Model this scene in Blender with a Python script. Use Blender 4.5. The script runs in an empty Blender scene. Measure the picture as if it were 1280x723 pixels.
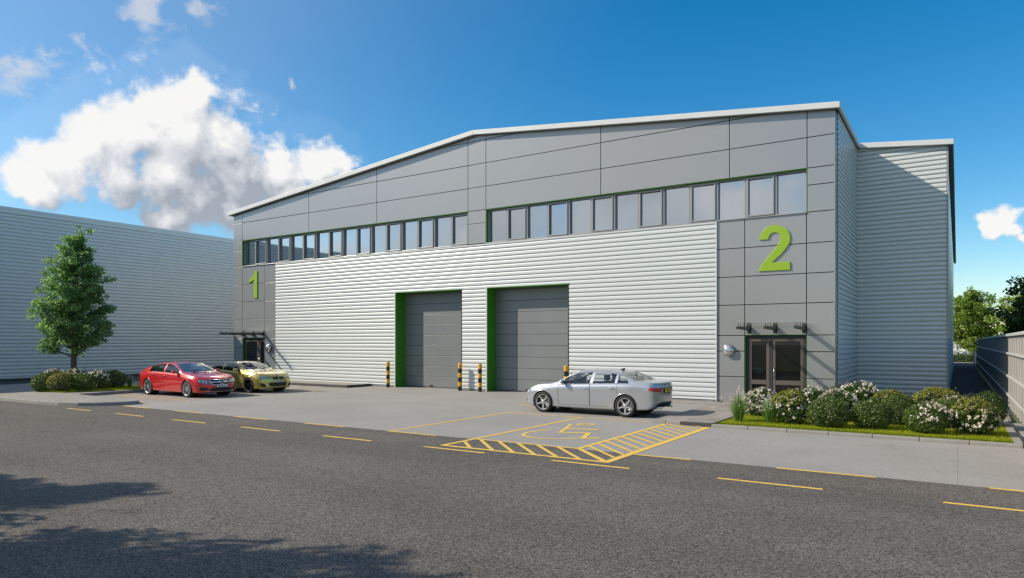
import bpy, bmesh, math, random
import numpy as np
from mathutils import Vector, Matrix, geometry
from mathutils.bvhtree import BVHTree

R = math.radians
rnd = random.Random(7)
scene = bpy.context.scene
col = scene.collection

# ------------------------------------------------------------------ object helpers
def tag(o, label=None, cat=None, group=None, kind=None):
    if label: o['label'] = label
    if cat: o['category'] = cat
    if group: o['group'] = group
    if kind: o['kind'] = kind
    return o

def empty(name, loc=(0, 0, 0), rz=0, label=None, cat=None, group=None):
    o = bpy.data.objects.new(name, None)
    o.empty_display_size = .3
    col.objects.link(o)
    o.location = loc
    o.rotation_euler.z = rz
    return tag(o, label, cat, group)

def copy_tree(o, parent=None):
    c = o.copy()
    col.objects.link(c)
    if parent: c.parent = parent
    for ch in [x for x in col.objects if x.parent == o]:
        copy_tree(ch, c)
    return c

class MB:
    """collects faces of one mesh"""
    def __init__(self):
        self.v = []; self.f = []; self.m = []; self.s = []
    def add(self, vs, fs, mi=0, smooth=False):
        b = len(self.v)
        self.v += [tuple(p) for p in vs]
        for f in fs:
            self.f.append(tuple(i + b for i in f)); self.m.append(mi); self.s.append(smooth)
    def box(self, x0, x1, y0, y1, z0, z1, mi=0):
        if x0 > x1: x0, x1 = x1, x0
        if y0 > y1: y0, y1 = y1, y0
        if z0 > z1: z0, z1 = z1, z0
        vs = [(x, y, z) for z in (z0, z1) for y in (y0, y1) for x in (x0, x1)]
        self.add(vs, [(0, 2, 3, 1), (4, 5, 7, 6), (0, 1, 5, 4), (2, 6, 7, 3), (0, 4, 6, 2), (1, 3, 7, 5)], mi)
    def prism(self, poly, axis, a, b, mi=0):
        """2D polygon extruded along an axis: axis 'y' poly=(x,z); 'x' poly=(y,z); 'z' poly=(x,y)"""
        def P(p, t):
            return {'y': (p[0], t, p[1]), 'x': (t, p[0], p[1]), 'z': (p[0], p[1], t)}[axis]
        n = len(poly)
        area = sum(poly[i][0] * poly[(i + 1) % n][1] - poly[(i + 1) % n][0] * poly[i][1] for i in range(n))
        if (area < 0): poly = poly[::-1]
        vs = [P(p, a) for p in poly] + [P(p, b) for p in poly]
        fs = [(i, (i + 1) % n, n + (i + 1) % n, n + i) for i in range(n)]
        tri = geometry.tessellate_polygon([[Vector((p[0], p[1], 0)) for p in poly]])
        for t in tri:
            t = list(t)
            A, B, Cc = [poly[k] for k in t]
            if (B[0]-A[0])*(Cc[1]-A[1])-(B[1]-A[1])*(Cc[0]-A[0]) < 0: t = t[::-1]
            fs.append(tuple(t[::-1])); fs.append(tuple(n + k for k in t))
        self.add(vs, fs, mi)
    def tube(self, pts, r, n=8, mi=0, caps=True, smooth=True):
        pts = [Vector(p) for p in pts]
        rs = r if isinstance(r, (list, tuple)) else [r] * len(pts)
        vs = []; fs = []
        up = None
        for i, p in enumerate(pts):
            t = (pts[min(i + 1, len(pts) - 1)] - pts[max(i - 1, 0)])
            if t.length < 1e-9: t = Vector((0, 0, 1))
            t.normalize()
            if up is None:
                a = t.orthogonal().normalized()
            else:
                a = (up - t * up.dot(t))
                a = a.normalized() if a.length > 1e-6 else t.orthogonal().normalized()
            up = a
            b = t.cross(a)
            for k in range(n):
                an = 2 * math.pi * k / n
                vs.append(p + (a * math.cos(an) + b * math.sin(an)) * rs[i])
        for i in range(len(pts) - 1):
            for k in range(n):
                k2 = (k + 1) % n
                fs.append((i * n + k, i * n + k2, (i + 1) * n + k2, (i + 1) * n + k))
        self.add(vs, fs, mi, smooth)
        if caps:
            b = len(self.v) - len(vs)
            self.f.append(tuple(b + k for k in range(n))[::-1]); self.m.append(mi); self.s.append(False)
            e = b + (len(pts) - 1) * n
            self.f.append(tuple(e + k for k in range(n))); self.m.append(mi); self.s.append(False)
    def lathe(self, prof, n=24, mi=0, M=None, smooth=True):
        """prof list of (r, h) about local z, M maps to place"""
        vs = []; fs = []
        for (r, h) in prof:
            for k in range(n):
                a = 2 * math.pi * k / n
                p = Vector((r * math.cos(a), r * math.sin(a), h))
                vs.append(M @ p if M else p)
        for i in range(len(prof) - 1):
            for k in range(n):
                k2 = (k + 1) % n
                fs.append((i * n + k, i * n + k2, (i + 1) * n + k2, (i + 1) * n + k))
        self.add(vs, fs, mi, smooth)
    def build(self, name, mats, parent=None, origin=(0, 0, 0), sharp=None, bevel=None):
        me = bpy.data.meshes.new(name)
        o3 = origin
        me.from_pydata([(p[0] - o3[0], p[1] - o3[1], p[2] - o3[2]) for p in self.v], [], self.f)
        if not isinstance(mats, (list, tuple)): mats = [mats]
        for m in mats: me.materials.append(m)
        me.polygons.foreach_set('material_index', self.m)
        me.polygons.foreach_set('use_smooth', self.s)
        me.update()
        if sharp is not None:
            me.polygons.foreach_set('use_smooth', [True] * len(self.f))
            me.set_sharp_from_angle(angle=R(sharp))
        ob = bpy.data.objects.new(name, me)
        col.objects.link(ob)
        if parent is not None:
            ob.parent = parent
        else:
            ob.location = o3
        if bevel:
            b = ob.modifiers.new('bevel', 'BEVEL'); b.width = bevel; b.segments = 2; b.limit_method = 'ANGLE'
        return ob

def text_mesh(body, size, depth=0.0, bold=0.0):
    """outline of writing as plain mesh data (x right, y up), centred"""
    cu = bpy.data.curves.new('writing', 'FONT')
    cu.body = body; cu.size = size; cu.extrude = depth; cu.offset = bold
    cu.align_x = 'CENTER'; cu.align_y = 'CENTER'; cu.resolution_u = 4
    ob = bpy.data.objects.new('writing', cu)
    col.objects.link(ob)
    dg = bpy.context.evaluated_depsgraph_get()
    ev = ob.evaluated_get(dg)
    me = ev.to_mesh()
    vs = [tuple(v.co) for v in me.vertices]
    fs = [tuple(p.vertices) for p in me.polygons]
    ev.to_mesh_clear()
    bpy.data.objects.remove(ob); bpy.data.curves.remove(cu)
    return vs, fs

# ------------------------------------------------------------------ materials
def new_mat(name):
    m = bpy.data.materials.new(name)
    m.use_nodes = True
    nt = m.node_tree
    bs = nt.nodes['Principled BSDF']
    return m, nt, bs

def pmat(name, c, rough=.5, metal=0., spec=.5, coat=0., noise=0., nscale=3., bump=0., bscale=200., coat_rough=.03):
    m, nt, bs = new_mat(name)
    bs.inputs['Base Color'].default_value = (*c, 1)
    bs.inputs['Roughness'].default_value = rough
    bs.inputs['Metallic'].default_value = metal
    bs.inputs['Specular IOR Level'].default_value = spec
    bs.inputs['Coat Weight'].default_value = coat
    bs.inputs['Coat Roughness'].default_value = coat_rough
    tc = None
    if noise or bump:
        tc = nt.nodes.new('ShaderNodeTexCoord')
    if noise:
        n = nt.nodes.new('ShaderNodeTexNoise'); n.inputs['Scale'].default_value = nscale
        n.inputs['Detail'].default_value = 6
        nt.links.new(tc.outputs['Object'], n.inputs['Vector'])
        r = nt.nodes.new('ShaderNodeMapRange')
        r.inputs['From Min'].default_value = .3; r.inputs['From Max'].default_value = .7
        r.inputs['To Min'].default_value = 1 - noise; r.inputs['To Max'].default_value = 1 + noise
        nt.links.new(n.outputs['Fac'], r.inputs['Value'])
        mx = nt.nodes.new('ShaderNodeVectorMath'); mx.operation = 'SCALE'
        mx.inputs[0].default_value = c
        nt.links.new(r.outputs['Result'], mx.inputs['Scale'])
        nt.links.new(mx.outputs[0], bs.inputs['Base Color'])
        r2 = nt.nodes.new('ShaderNodeMapRange')
        r2.inputs['From Min'].default_value = .3; r2.inputs['From Max'].default_value = .7
        r2.inputs['To Min'].default_value = max(rough - noise * .6, 0.02); r2.inputs['To Max'].default_value = rough + noise * .6
        nt.links.new(n.outputs['Fac'], r2.inputs['Value'])
        nt.links.new(r2.outputs['Result'], bs.inputs['Roughness'])
    if bump:
        n = nt.nodes.new('ShaderNodeTexNoise'); n.inputs['Scale'].default_value = bscale
        n.inputs['Detail'].default_value = 3
        nt.links.new(tc.outputs['Object'], n.inputs['Vector'])
        b = nt.nodes.new('ShaderNodeBump'); b.inputs['Strength'].default_value = bump
        b.inputs['Distance'].default_value = .01
        nt.links.new(n.outputs['Fac'], b.inputs['Height'])
        nt.links.new(b.outputs['Normal'], bs.inputs['Normal'])
    return m

def glass_mat(name, tint, refl=.12, rough=.0):
    """thin sheet: looks through, tinted, with a Fresnel mirror"""
    m, nt, bs = new_mat(name)
    nt.nodes.remove(bs)
    out = nt.nodes['Material Output']
    tr = nt.nodes.new('ShaderNodeBsdfTransparent'); tr.inputs['Color'].default_value = (*tint, 1)
    gl = nt.nodes.new('ShaderNodeBsdfGlossy'); gl.inputs['Roughness'].default_value = rough
    gl.inputs['Color'].default_value = (1, 1, 1, 1)
    fr = nt.nodes.new('ShaderNodeFresnel'); fr.inputs['IOR'].default_value = 1.45
    # the same mirror on both faces of the sheet
    ge = nt.nodes.new('ShaderNodeNewGeometry')
    io = nt.nodes.new('ShaderNodeMapRange'); io.inputs['To Min'].default_value = 1.45; io.inputs['To Max'].default_value = 1 / 1.45
    nt.links.new(ge.outputs['Backfacing'], io.inputs['Value']); nt.links.new(io.outputs[0], fr.inputs['IOR'])
    mr = nt.nodes.new('ShaderNodeMapRange'); mr.inputs['To Min'].default_value = refl
    nt.links.new(fr.outputs[0], mr.inputs['Value'])
    mx = nt.nodes.new('ShaderNodeMixShader')
    nt.links.new(mr.outputs[0], mx.inputs[0]); nt.links.new(tr.outputs[0], mx.inputs[1]); nt.links.new(gl.outputs[0], mx.inputs[2])
    nt.links.new(mx.outputs[0], out.inputs['Surface'])
    return m

def solar_glass(name, body, refl):
    """coated glass, opaque from outside by day"""
    m, nt, bs = new_mat(name)
    bs.inputs['Base Color'].default_value = (*body, 1); bs.inputs['Roughness'].default_value = .1; bs.inputs['Specular IOR Level'].default_value = .3
    gl = nt.nodes.new('ShaderNodeBsdfGlossy'); gl.inputs['Roughness'].default_value = .01
    gl.inputs['Color'].default_value = (.96, .98, 1, 1)
    mx = nt.nodes.new('ShaderNodeMixShader'); mx.inputs[0].default_value = refl
    nt.links.new(bs.outputs[0], mx.inputs[1]); nt.links.new(gl.outputs[0], mx.inputs[2])
    nt.links.new(mx.outputs[0], nt.nodes['Material Output'].inputs['Surface'])
    return m

def asphalt_mat(name, dark, light, grain, wear=.15, big=.25, bump=.5, rough=.85, tracks=0., slabs=0.):
    m, nt, bs = new_mat(name)
    N = nt.nodes.new; L = nt.links.new
    tc = N('ShaderNodeTexCoord')
    n1 = N('ShaderNodeTexNoise'); n1.inputs['Scale'].default_value = grain; n1.inputs['Detail'].default_value = 3; n1.inputs['Roughness'].default_value = .65
    L(tc.outputs['Object'], n1.inputs['Vector'])
    vo = N('ShaderNodeTexVoronoi'); vo.inputs['Scale'].default_value = grain * .9
    L(tc.outputs['Object'], vo.inputs['Vector'])
    n2 = N('ShaderNodeTexNoise'); n2.inputs['Scale'].default_value = big; n2.inputs['Detail'].default_value = 5
    L(tc.outputs['Object'], n2.inputs['Vector'])
    sep = N('ShaderNodeSeparateColor'); L(vo.outputs['Color'], sep.inputs[0])
    ad = N('ShaderNodeMath'); ad.operation = 'MULTIPLY_ADD'; ad.inputs[1].default_value = .5
    L(sep.outputs[0], ad.inputs[0])
    mr1 = N('ShaderNodeMapRange'); mr1.inputs['From Min'].default_value = .3; mr1.inputs['From Max'].default_value = .7; mr1.inputs['To Max'].default_value = .5
    L(n1.outputs['Fac'], mr1.inputs['Value']); L(mr1.outputs[0], ad.inputs[2])
    rp = N('ShaderNodeValToRGB')
    rp.color_ramp.elements[0].position = .22; rp.color_ramp.elements[0].color = (*dark, 1)
    rp.color_ramp.elements[1].position = .85; rp.color_ramp.elements[1].color = (*light, 1)
    L(ad.outputs[0], rp.inputs[0])
    mr = N('ShaderNodeMapRange'); mr.inputs['From Min'].default_value = .3; mr.inputs['From Max'].default_value = .7
    mr.inputs['To Min'].default_value = 1 - wear; mr.inputs['To Max'].default_value = 1 + wear
    L(n2.outputs['Fac'], mr.inputs['Value'])
    sc = N('ShaderNodeVectorMath'); sc.operation = 'SCALE'
    L(rp.outputs[0], sc.inputs[0]); L(mr.outputs[0], sc.inputs['Scale'])
    last = sc
    def times(val):
        nonlocal last
        q = N('ShaderNodeVectorMath'); q.operation = 'SCALE'
        L(last.outputs[0], q.inputs[0]); L(val, q.inputs['Scale']); last = q
    if tracks:                                   # paler, polished bands where wheels run, along the road
        mp = N('ShaderNodeMapping'); mp.inputs['Scale'].default_value = (.035, .55, 1)
        L(tc.outputs['Object'], mp.inputs[0])
        n3 = N('ShaderNodeTexNoise'); n3.inputs['Scale'].default_value = 1.4; n3.inputs['Detail'].default_value = 4
        L(mp.outputs[0], n3.inputs['Vector'])
        m3 = N('ShaderNodeMapRange'); m3.inputs['From Min'].default_value = .35; m3.inputs['From Max'].default_value = .65
        m3.inputs['To Min'].default_value = 1 - tracks; m3.inputs['To Max'].default_value = 1 + tracks
        L(n3.outputs['Fac'], m3.inputs['Value']); times(m3.outputs[0])
        n4 = N('ShaderNodeTexNoise'); n4.inputs['Scale'].default_value = .9; n4.inputs['Detail'].default_value = 3
        L(tc.outputs['Object'], n4.inputs['Vector'])       # a few dark drips of oil
        m4 = N('ShaderNodeMapRange'); m4.inputs['From Min'].default_value = .66; m4.inputs['From Max'].default_value = .78
        m4.inputs['To Min'].default_value = 1; m4.inputs['To Max'].default_value = .72
        L(n4.outputs['Fac'], m4.inputs['Value']); times(m4.outputs[0])
    if slabs:                                    # bays cast on different days, fine joints between them
        br = N('ShaderNodeTexBrick'); br.offset = 0; br.inputs['Scale'].default_value = 1
        br.inputs['Brick Width'].default_value = 4.7; br.inputs['Row Height'].default_value = 3.9; br.inputs['Mortar Size'].default_value = .006
        a_, b_, c_ = 1 - slabs, 1 + slabs, .70
        br.inputs['Color1'].default_value = (a_, a_, a_, 1); br.inputs['Color2'].default_value = (b_, b_, b_, 1); br.inputs['Mortar'].default_value = (c_, c_, c_, 1)
        L(tc.outputs['Object'], br.inputs['Vector'])
        sp = N('ShaderNodeSeparateColor'); L(br.outputs['Color'], sp.inputs[0]); times(sp.outputs[0])
        n4 = N('ShaderNodeTexNoise'); n4.inputs['Scale'].default_value = .55; n4.inputs['Detail'].default_value = 7; n4.inputs['Roughness'].default_value = .65
        L(tc.outputs['Object'], n4.inputs['Vector'])
        m4 = N('ShaderNodeMapRange'); m4.inputs['From Min'].default_value = .55; m4.inputs['From Max'].default_value = .75
        m4.inputs['To Min'].default_value = 1; m4.inputs['To Max'].default_value = .86
        L(n4.outputs['Fac'], m4.inputs['Value']); times(m4.outputs[0])
    L(last.outputs[0], bs.inputs['Base Color'])
    bs.inputs['Roughness'].default_value = rough
    bs.inputs['Specular IOR Level'].default_value = .3
    bp = N('ShaderNodeBump'); bp.inputs['Strength'].default_value = bump; bp.inputs['Distance'].default_value = .012
    L(ad.outputs[0], bp.inputs['Height']); L(bp.outputs[0], bs.inputs['Normal'])
    return m

def paving_mat(name, c1, c2, mortar, w=.2, h=.1, rot=0., offs=.5):
    m, nt, bs = new_mat(name)
    N = nt.nodes.new; L = nt.links.new
    tc = N('ShaderNodeTexCoord'); mp = N('ShaderNodeMapping'); mp.inputs['Rotation'].default_value = (0, 0, rot)
    L(tc.outputs['Object'], mp.inputs['Vector'])
    br = N('ShaderNodeTexBrick'); br.inputs['Scale'].default_value = 1
    br.inputs['Brick Width'].default_value = w; br.inputs['Row Height'].default_value = h
    br.inputs['Mortar Size'].default_value = .006; br.offset = offs
    br.inputs['Color1'].default_value = (*c1, 1); br.inputs['Color2'].default_value = (*c2, 1); br.inputs['Mortar'].default_value = (*mortar, 1)
    L(mp.outputs[0], br.inputs['Vector'])
    n2 = N('ShaderNodeTexNoise'); n2.inputs['Scale'].default_value = 1.3; n2.inputs['Detail'].default_value = 6
    L(tc.outputs['Object'], n2.inputs['Vector'])
    mr = N('ShaderNodeMapRange'); mr.inputs['From Min'].default_value = .3; mr.inputs['From Max'].default_value = .7
    mr.inputs['To Min'].default_value = .82; mr.inputs['To Max'].default_value = 1.15
    L(n2.outputs['Fac'], mr.inputs['Value'])
    sc = N('ShaderNodeVectorMath'); sc.operation = 'SCALE'
    L(br.outputs['Color'], sc.inputs[0]); L(mr.outputs[0], sc.inputs['Scale'])
    L(sc.outputs[0], bs.inputs['Base Color'])
    bs.inputs['Roughness'].default_value = .85
    bp = N('ShaderNodeBump'); bp.inputs['Strength'].default_value = .6; bp.inputs['Distance'].default_value = .006; bp.invert = True
    L(br.outputs['Fac'], bp.inputs['Height']); L(bp.outputs[0], bs.inputs['Normal'])
    return m

def leaf_mat(name, cols, trans=.35, rough=.5):
    """per-leaf tint from the 'tint' attribute, through a ramp of the plant's own greens"""
    m, nt, bs = new_mat(name)
    N = nt.nodes.new; L = nt.links.new
    at = N('ShaderNodeAttribute'); at.attribute_name = 'tint'
    rp = N('ShaderNodeValToRGB')
    el = rp.color_ramp.elements
    el[0].position = 0; el[0].color = (*cols[0], 1); el[1].position = 1; el[1].color = (*cols[-1], 1)
    for i, c in enumerate(cols[1:-1]):
        e = el.new((i + 1) / (len(cols) - 1)); e.color = (*c, 1)
    L(at.outputs['Fac'], rp.inputs[0])
    L(rp.outputs[0], bs.inputs['Base Color'])
    bs.inputs['Roughness'].default_value = rough
    tl = N('ShaderNodeBsdfTranslucent')
    hs = N('ShaderNodeHueSaturation'); hs.inputs['Hue'].default_value = .48; hs.inputs['Saturation'].default_value = 1.15; hs.inputs['Value'].default_value = 1.5
    L(rp.outputs[0], hs.inputs['Color']); L(hs.outputs[0], tl.inputs['Color'])
    mx = N('ShaderNodeMixShader'); mx.inputs[0].default_value = trans
    L(bs.outputs[0], mx.inputs[1]); L(tl.outputs[0], mx.inputs[2])
    L(mx.outputs[0], nt.nodes['Material Output'].inputs['Surface'])
    return m

def paint_line_mat(name, c):
    """road paint with small worn chips"""
    m, nt, bs = new_mat(name)
    N = nt.nodes.new; L = nt.links.new
    tc = N('ShaderNodeTexCoord')
    n1 = N('ShaderNodeTexNoise'); n1.inputs['Scale'].default_value = 45; n1.inputs['Detail'].default_value = 4
    L(tc.outputs['Object'], n1.inputs['Vector'])
    rp = N('ShaderNodeValToRGB')
    rp.color_ramp.elements[0].position = .30; rp.color_ramp.elements[0].color = (c[0] * .55, c[1] * .52, c[2] * .6, 1)
    rp.color_ramp.elements[1].position = .48; rp.color_ramp.elements[1].color = (*c, 1)
    L(n1.outputs['Fac'], rp.inputs[0]); L(rp.outputs[0], bs.inputs['Base Color'])
    bs.inputs['Roughness'].default_value = .7
    return m

M = dict(
    cladding=pmat('light_cladding', (.615, .65, .655), .32, .10, .5, noise=.006, nscale=.4),
    cladding_far=pmat('pale_green_cladding', (.70, .725, .70), .34, .10, .5, noise=.008, nscale=.3),
    panel=pmat('grey_panel', (.35, .36, .365), .27, .42, .5, noise=.006, nscale=.35),
    joint=pmat('panel_joint', (.03, .03, .035), .8),
    trim=pmat('grey_trim', (.30, .31, .32), .35, .2),
    fascia=pmat('fascia', (.60, .63, .64), .4, noise=.04, nscale=1.5),
    soffit=pmat('soffit', (.10, .11, .12), .6),
    frame=pmat('window_frame', (.30, .31, .32), .35, .2),
    dark_frame=pmat('dark_frame', (.045, .047, .05), .4, .2),
    door_frame=pmat('door_frame_bronze', (.15, .13, .115), .35, .4),
    green=pmat('reveal_green', (.05, .22, .012), .5),
    number=pmat('number_green', (.25, .41, .02), .45),
    shutter=pmat('shutter_grey', (.225, .24, .25), .34, .25, noise=.03, nscale=.8),
    shutter_joint=pmat('shutter_joint', (.05, .05, .055), .7),
    pane=solar_glass('solar_glass', (.02, .03, .04), .52),
    door_glass=solar_glass('door_glass', (.004, .004, .005), .025),
    canopy_glass=glass_mat('canopy_glass', (.97, .985, .98), .02),
    steel=pmat('steel', (.55, .56, .57), .22, 1.0),
    galv=pmat('galvanised', (.55, .56, .57), .35, .8, noise=.05, nscale=2),
    lamp=pmat('lamp_bowl', (.62, .63, .64), .12, .75, coat=.3),
    roof=pmat('roof_sheet', (.50, .51, .50), .5, noise=.05),
    asphalt=asphalt_mat('road_asphalt', (.026, .024, .022), (.272, .25, .222), 64, wear=.12, bump=.9, tracks=.09),
    dark_asphalt=asphalt_mat('path_asphalt', (.04, .04, .042), (.11, .11, .112), 40, wear=.1),
    apron=asphalt_mat('apron_asphalt', (.245, .24, .23), (.35, .344, .33), 60, wear=.07, big=.35, bump=.12, slabs=.025),
    paving=paving_mat('block_paving', (.36, .34, .31), (.29, .275, .25), (.13, .125, .115)),
    setts=paving_mat('setts', (.34, .315, .285), (.24, .225, .205), (.13, .12, .11), .22, .13),
    kerb=pmat('kerb_concrete', (.265, .26, .25), .85, noise=.08, nscale=4, bump=.3, bscale=80),
    dark_kerb=pmat('dark_kerb', (.05, .048, .05), .7, noise=.15, nscale=5, bump=.3, bscale=80),
    yellow=paint_line_mat('yellow_paint', (.74, .50, .10)),
    hazard=pmat('hazard_yellow', (.70, .37, .02), .45),
    black=pmat('black_paint', (.012, .012, .013), .45),
    soil=pmat('soil', (.05, .045, .02), .95, noise=.3, nscale=9, bump=.6, bscale=60),
    grass_ground=pmat('grass_ground', (.13, .18, .012), .95, noise=.3, nscale=6, bump=.5, bscale=70),
    field=pmat('field', (.10, .12, .05), .95, noise=.25, nscale=.2),
    bark=pmat('bark', (.10, .075, .055), .9, noise=.3, nscale=12, bump=.9, bscale=40),
    fence=pmat('fence_sheet', (.28, .275, .265), .5, .1, noise=.05, nscale=1),
    fence_cap=pmat('fence_cap', (.62, .62, .60), .4, .3),
    pale=pmat('pale_render', (.66, .69, .72), .8, noise=.05, nscale=.4),
)
SKY_STR, SKY_SAT, SKY_VAL, CLOUD_STR, EXPOSURE = .118, 1.47, 1.0, 0.75, 0.36
# ------------------------------------------------------------------ the setting
def sheet(name, poly, z, mat, parent=None, kind='structure'):
    mb = MB()
    poly = [Vector((p[0], p[1], 0)) for p in poly]
    tri = geometry.tessellate_polygon([poly])
    fs = []
    for t in tri:
        a, b, c = [poly[i] for i in t]
        fs.append(tuple(t) if (b - a).cross(c - a).z > 0 else tuple(t[::-1]))
    mb.add([(p.x, p.y, z) for p in poly], fs)
    o = mb.build(name, mat, parent)
    if kind and parent is None: tag(o, kind=kind)
    return o

def slab(name, poly, z0, z1, mat, kind='structure'):
    mb = MB(); mb.prism(poly, 'z', z0, z1)
    o = mb.build(name, mat)
    return tag(o, kind=kind)

YK = 12.92            # road / apron boundary
FY = 25.75            # facade
road = sheet('road', [(-140, -1.2), (60, -1.2), (60, YK), (-140, YK)], 0, M['asphalt'])
sheet('ground', [(-700, -500), (700, -500), (700, 900), (-700, 900)], -.03, M['field'])
slab('verge', [(-140, -9), (60, -9), (60, -1.2), (-140, -1.2)], -.02, .11, M['grass_ground'])
apron = sheet('apron', [(-24.65, YK), (40, YK), (40, 18.1), (-5.4, 18.1), (-5.4, 18.3), (-7.10, 18.3), (-7.10, 24.55), (-24.65, 24.55)], 0, M['apron'])
sheet('apron_edge', [(-24.65, 24.55), (-13.4, 24.55), (-13.4, 26.6), (-24.65, 26.6)], 0.0, M['apron'])
sheet('parking_paving', [(-140, YK), (-24.65, YK), (-24.65, 26.6), (-140, 26.6)], -.004, M['paving'])
sheet('yard_asphalt', [(-47, 13.9), (-40.2, 13.9), (-40.2, 60), (-47, 60)], 0.002, M['dark_asphalt'])

# left island: raised, block paved, with a rounded kerb
def arc(cx, cy, r, a0, a1, n=10):
    return [(cx + r * math.cos(R(a0 + (a1 - a0) * i / n)), cy + r * math.sin(R(a0 + (a1 - a0) * i / n))) for i in range(n + 1)]
outer = [(-90, 11.45), (-34, 11.5), (-30, 11.52)] + [(-28, 11.58), (-26.8, 11.72), (-26.0, 12.0), (-25.45, 12.4), (-25.1, 12.9), (-25.0, 13.3)]
inner_back = [(-25.0, 13.62), (-25.6, 13.88), (-30.1, 13.92), (-30.45, 14.2), (-30.75, 16.5), (-31.6, 18.0), (-34.5, 18.3), (-40.2, 18.3), (-40.2, 14.0), (-90, 14.0)]
def inset(poly, d):
    out = []
    n = len(poly)
    for i in range(n):
        p0, p1, p2 = Vector(poly[i - 1]), Vector(poly[i]), Vector(poly[(i + 1) % n])
        a = (p1 - p0).normalized(); b = (p2 - p1).normalized()
        na = Vector((-a.y, a.x)); nb = Vector((-b.y, b.x))
        m = (na + nb); m = m / max(m.length_squared / 2, .3)
        out.append(tuple(p1 + m * d))
    return out
isl = outer + inner_back
isl_in = inset(isl, .14)
slab('pavement_island', isl_in, -.02, .118, M['paving'])
def kerb_ring(name, o, i, z0, z1, mat, r0=0, r1=None):
    """kerb stones along a run of the outline, with joints between the stones"""
    mb = MB(); n = len(o)
    r1 = n if r1 is None else r1
    for k in range(r0, r1):
        a, b = Vector(o[k % n]), Vector(o[(k + 1) % n]); c, d = Vector(i[k % n]), Vector(i[(k + 1) % n])
        L_ = (b - a).length
        m = max(1, int(L_ / .915))
        if L_ > 30: m = 30
        for q in range(m):
            t0, t1 = q / m + .004 / L_, (q + 1) / m - .004 / L_
            A, B, Cc, D = a.lerp(b, t0), a.lerp(b, t1), c.lerp(d, t1), c.lerp(d, t0)
            A2, B2 = A.lerp(D, .12), B.lerp(Cc, .12)
            vs = [(*A, z0), (*B, z0), (*Cc, z0), (*D, z0), (*A, z1 - .02), (*B, z1 - .02), (*B2, z1), (*A2, z1), (*Cc, z1), (*D, z1)]
            mb.add(vs, [(0, 1, 5, 4), (4, 5, 6, 7), (7, 6, 8, 9), (2, 3, 9, 8), (1, 2, 8, 6, 5), (3, 0, 4, 7, 9)])
    return tag(mb.build(name, mat), kind='structure')
kerb_ring('kerb', isl, isl_in, -.02, .122, M['kerb'])

# raised pavement before the left entrance, dark kerb
pv = [(-37.2, 24.05), (-25.3, 24.05), (-25.18, 25.0), (-25.35, 25.74), (-37.2, 25.74)]
slab('pavement', inset(pv, .13), -.02, .12, M['paving'])
kerb_ring('kerb', pv, inset(pv, .13), -.02, .124, M['dark_kerb'], 0, 3)

# setts round the right entrance
sw = [(-7.12, 18.12), (-5.45, 18.12), (-5.45, 23.6), (1.3, 23.6), (1.3, 26.0), (-3.4, 26.0), (-3.4, 25.74), (-7.12, 25.74)]
slab('pavement', [(-7.02, 18.25), (-5.47, 18.25), (-5.47, 23.6), (1.25, 23.6), (1.25, 25.70), (-7.02, 25.70)], -.02, .096, M['setts'])
mb = MB()
mb.box(-7.14, -7.02, 18.258, 25.70, -.02, .10)
for i in range(2):
    mb.box(-7.14 + i * .42, -7.14 + (i + 1) * .42 - .008, 18.12, 18.25, -.02, .10)
tag(mb.build('kerb', M['kerb'], bevel=.012), kind='structure')
mb = MB(); mb.box(-6.29, -5.46, 18.12, 18.25, -.02, .101)
tag(mb.build('kerb', M['dark_kerb'], bevel=.012), kind='structure')
slab('sett_strip', [(-13.4, 25.0), (-7.16, 25.0), (-7.16, 25.70), (-13.4, 25.70)], -.02, .03, M['setts'])
mb = MB()
for i in range(6):
    mb.box(-13.4 + i * 1.04, -13.4 + (i + 1) * 1.04 - .008, 24.55, 25.0, -.02, .034)
tag(mb.build('kerb', M['kerb']), kind='structure')

# planting bed on the right
slab('planting_bed', [(-5.32, 18.28), (1.0, 18.28), (1.16, 23.5), (-5.32, 23.5)], -.02, .085, M['grass_ground'])
mb = MB()
for i in range(7):
    mb.box(-5.45 + i * .946, -5.45 + (i + 1) * .946 - .008, 18.06, 18.28, -.02, .08)
for i in range(6):
    mb.box(1.02, 1.18, 18.29 + i * .885, 18.29 + (i + 1) * .885 - .008, -.02, .10)
tag(mb.build('kerb', M['kerb'], bevel=.015), kind='structure')
sheet('path', [(1.18, 18.1), (40, 18.1), (40, 23.6), (1.18, 23.6)], .0, M['apron'])
sheet('side_path', [(-.36, 26.0), (1.4, 26.0), (1.4, 84), (-.36, 84)], .004, M['dark_asphalt'])
slab('kerb', [(-4, 84), (6, 84), (6, 84.3), (-4, 84.3)], -.02, .12, M['kerb'])
sheet('lane', [(-40, 84.3), (40, 84.3), (40, 92), (-40, 92)], -.01, M['apron'])

# ------------------------------------------------------------------ painted markings (children of the surface they are painted on)
def quad_line(mb, p, q, w, z=.004):
    p, q = Vector(p), Vector(q); d = (q - p).normalized(); n = Vector((-d.y, d.x)) * w / 2
    mb.add([(*(p - n), z), (*(q - n), z), (*(q + n), z), (*(p + n), z)], [(0, 1, 2, 3)])
for k in range(-5, 6):
    x0 = -9.65 + k * 3.16
    mb = MB(); quad_line(mb, (x0, 11.39), (x0 + 1.6, 11.39), .10)
    mb.build('lane_marking', M['yellow'], road)
for k in range(-7, 4):
    x0, x1 = -2.72 + k * 3.13, -1.14 + k * 3.13
    if k == -2: continue
    if k == -1: x0 = -5.42
    mb = MB(); quad_line(mb, (x0, 12.88), (x1, 12.88), .10, .005)
    mb.build('lane_marking', M['yellow'], road)

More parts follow.
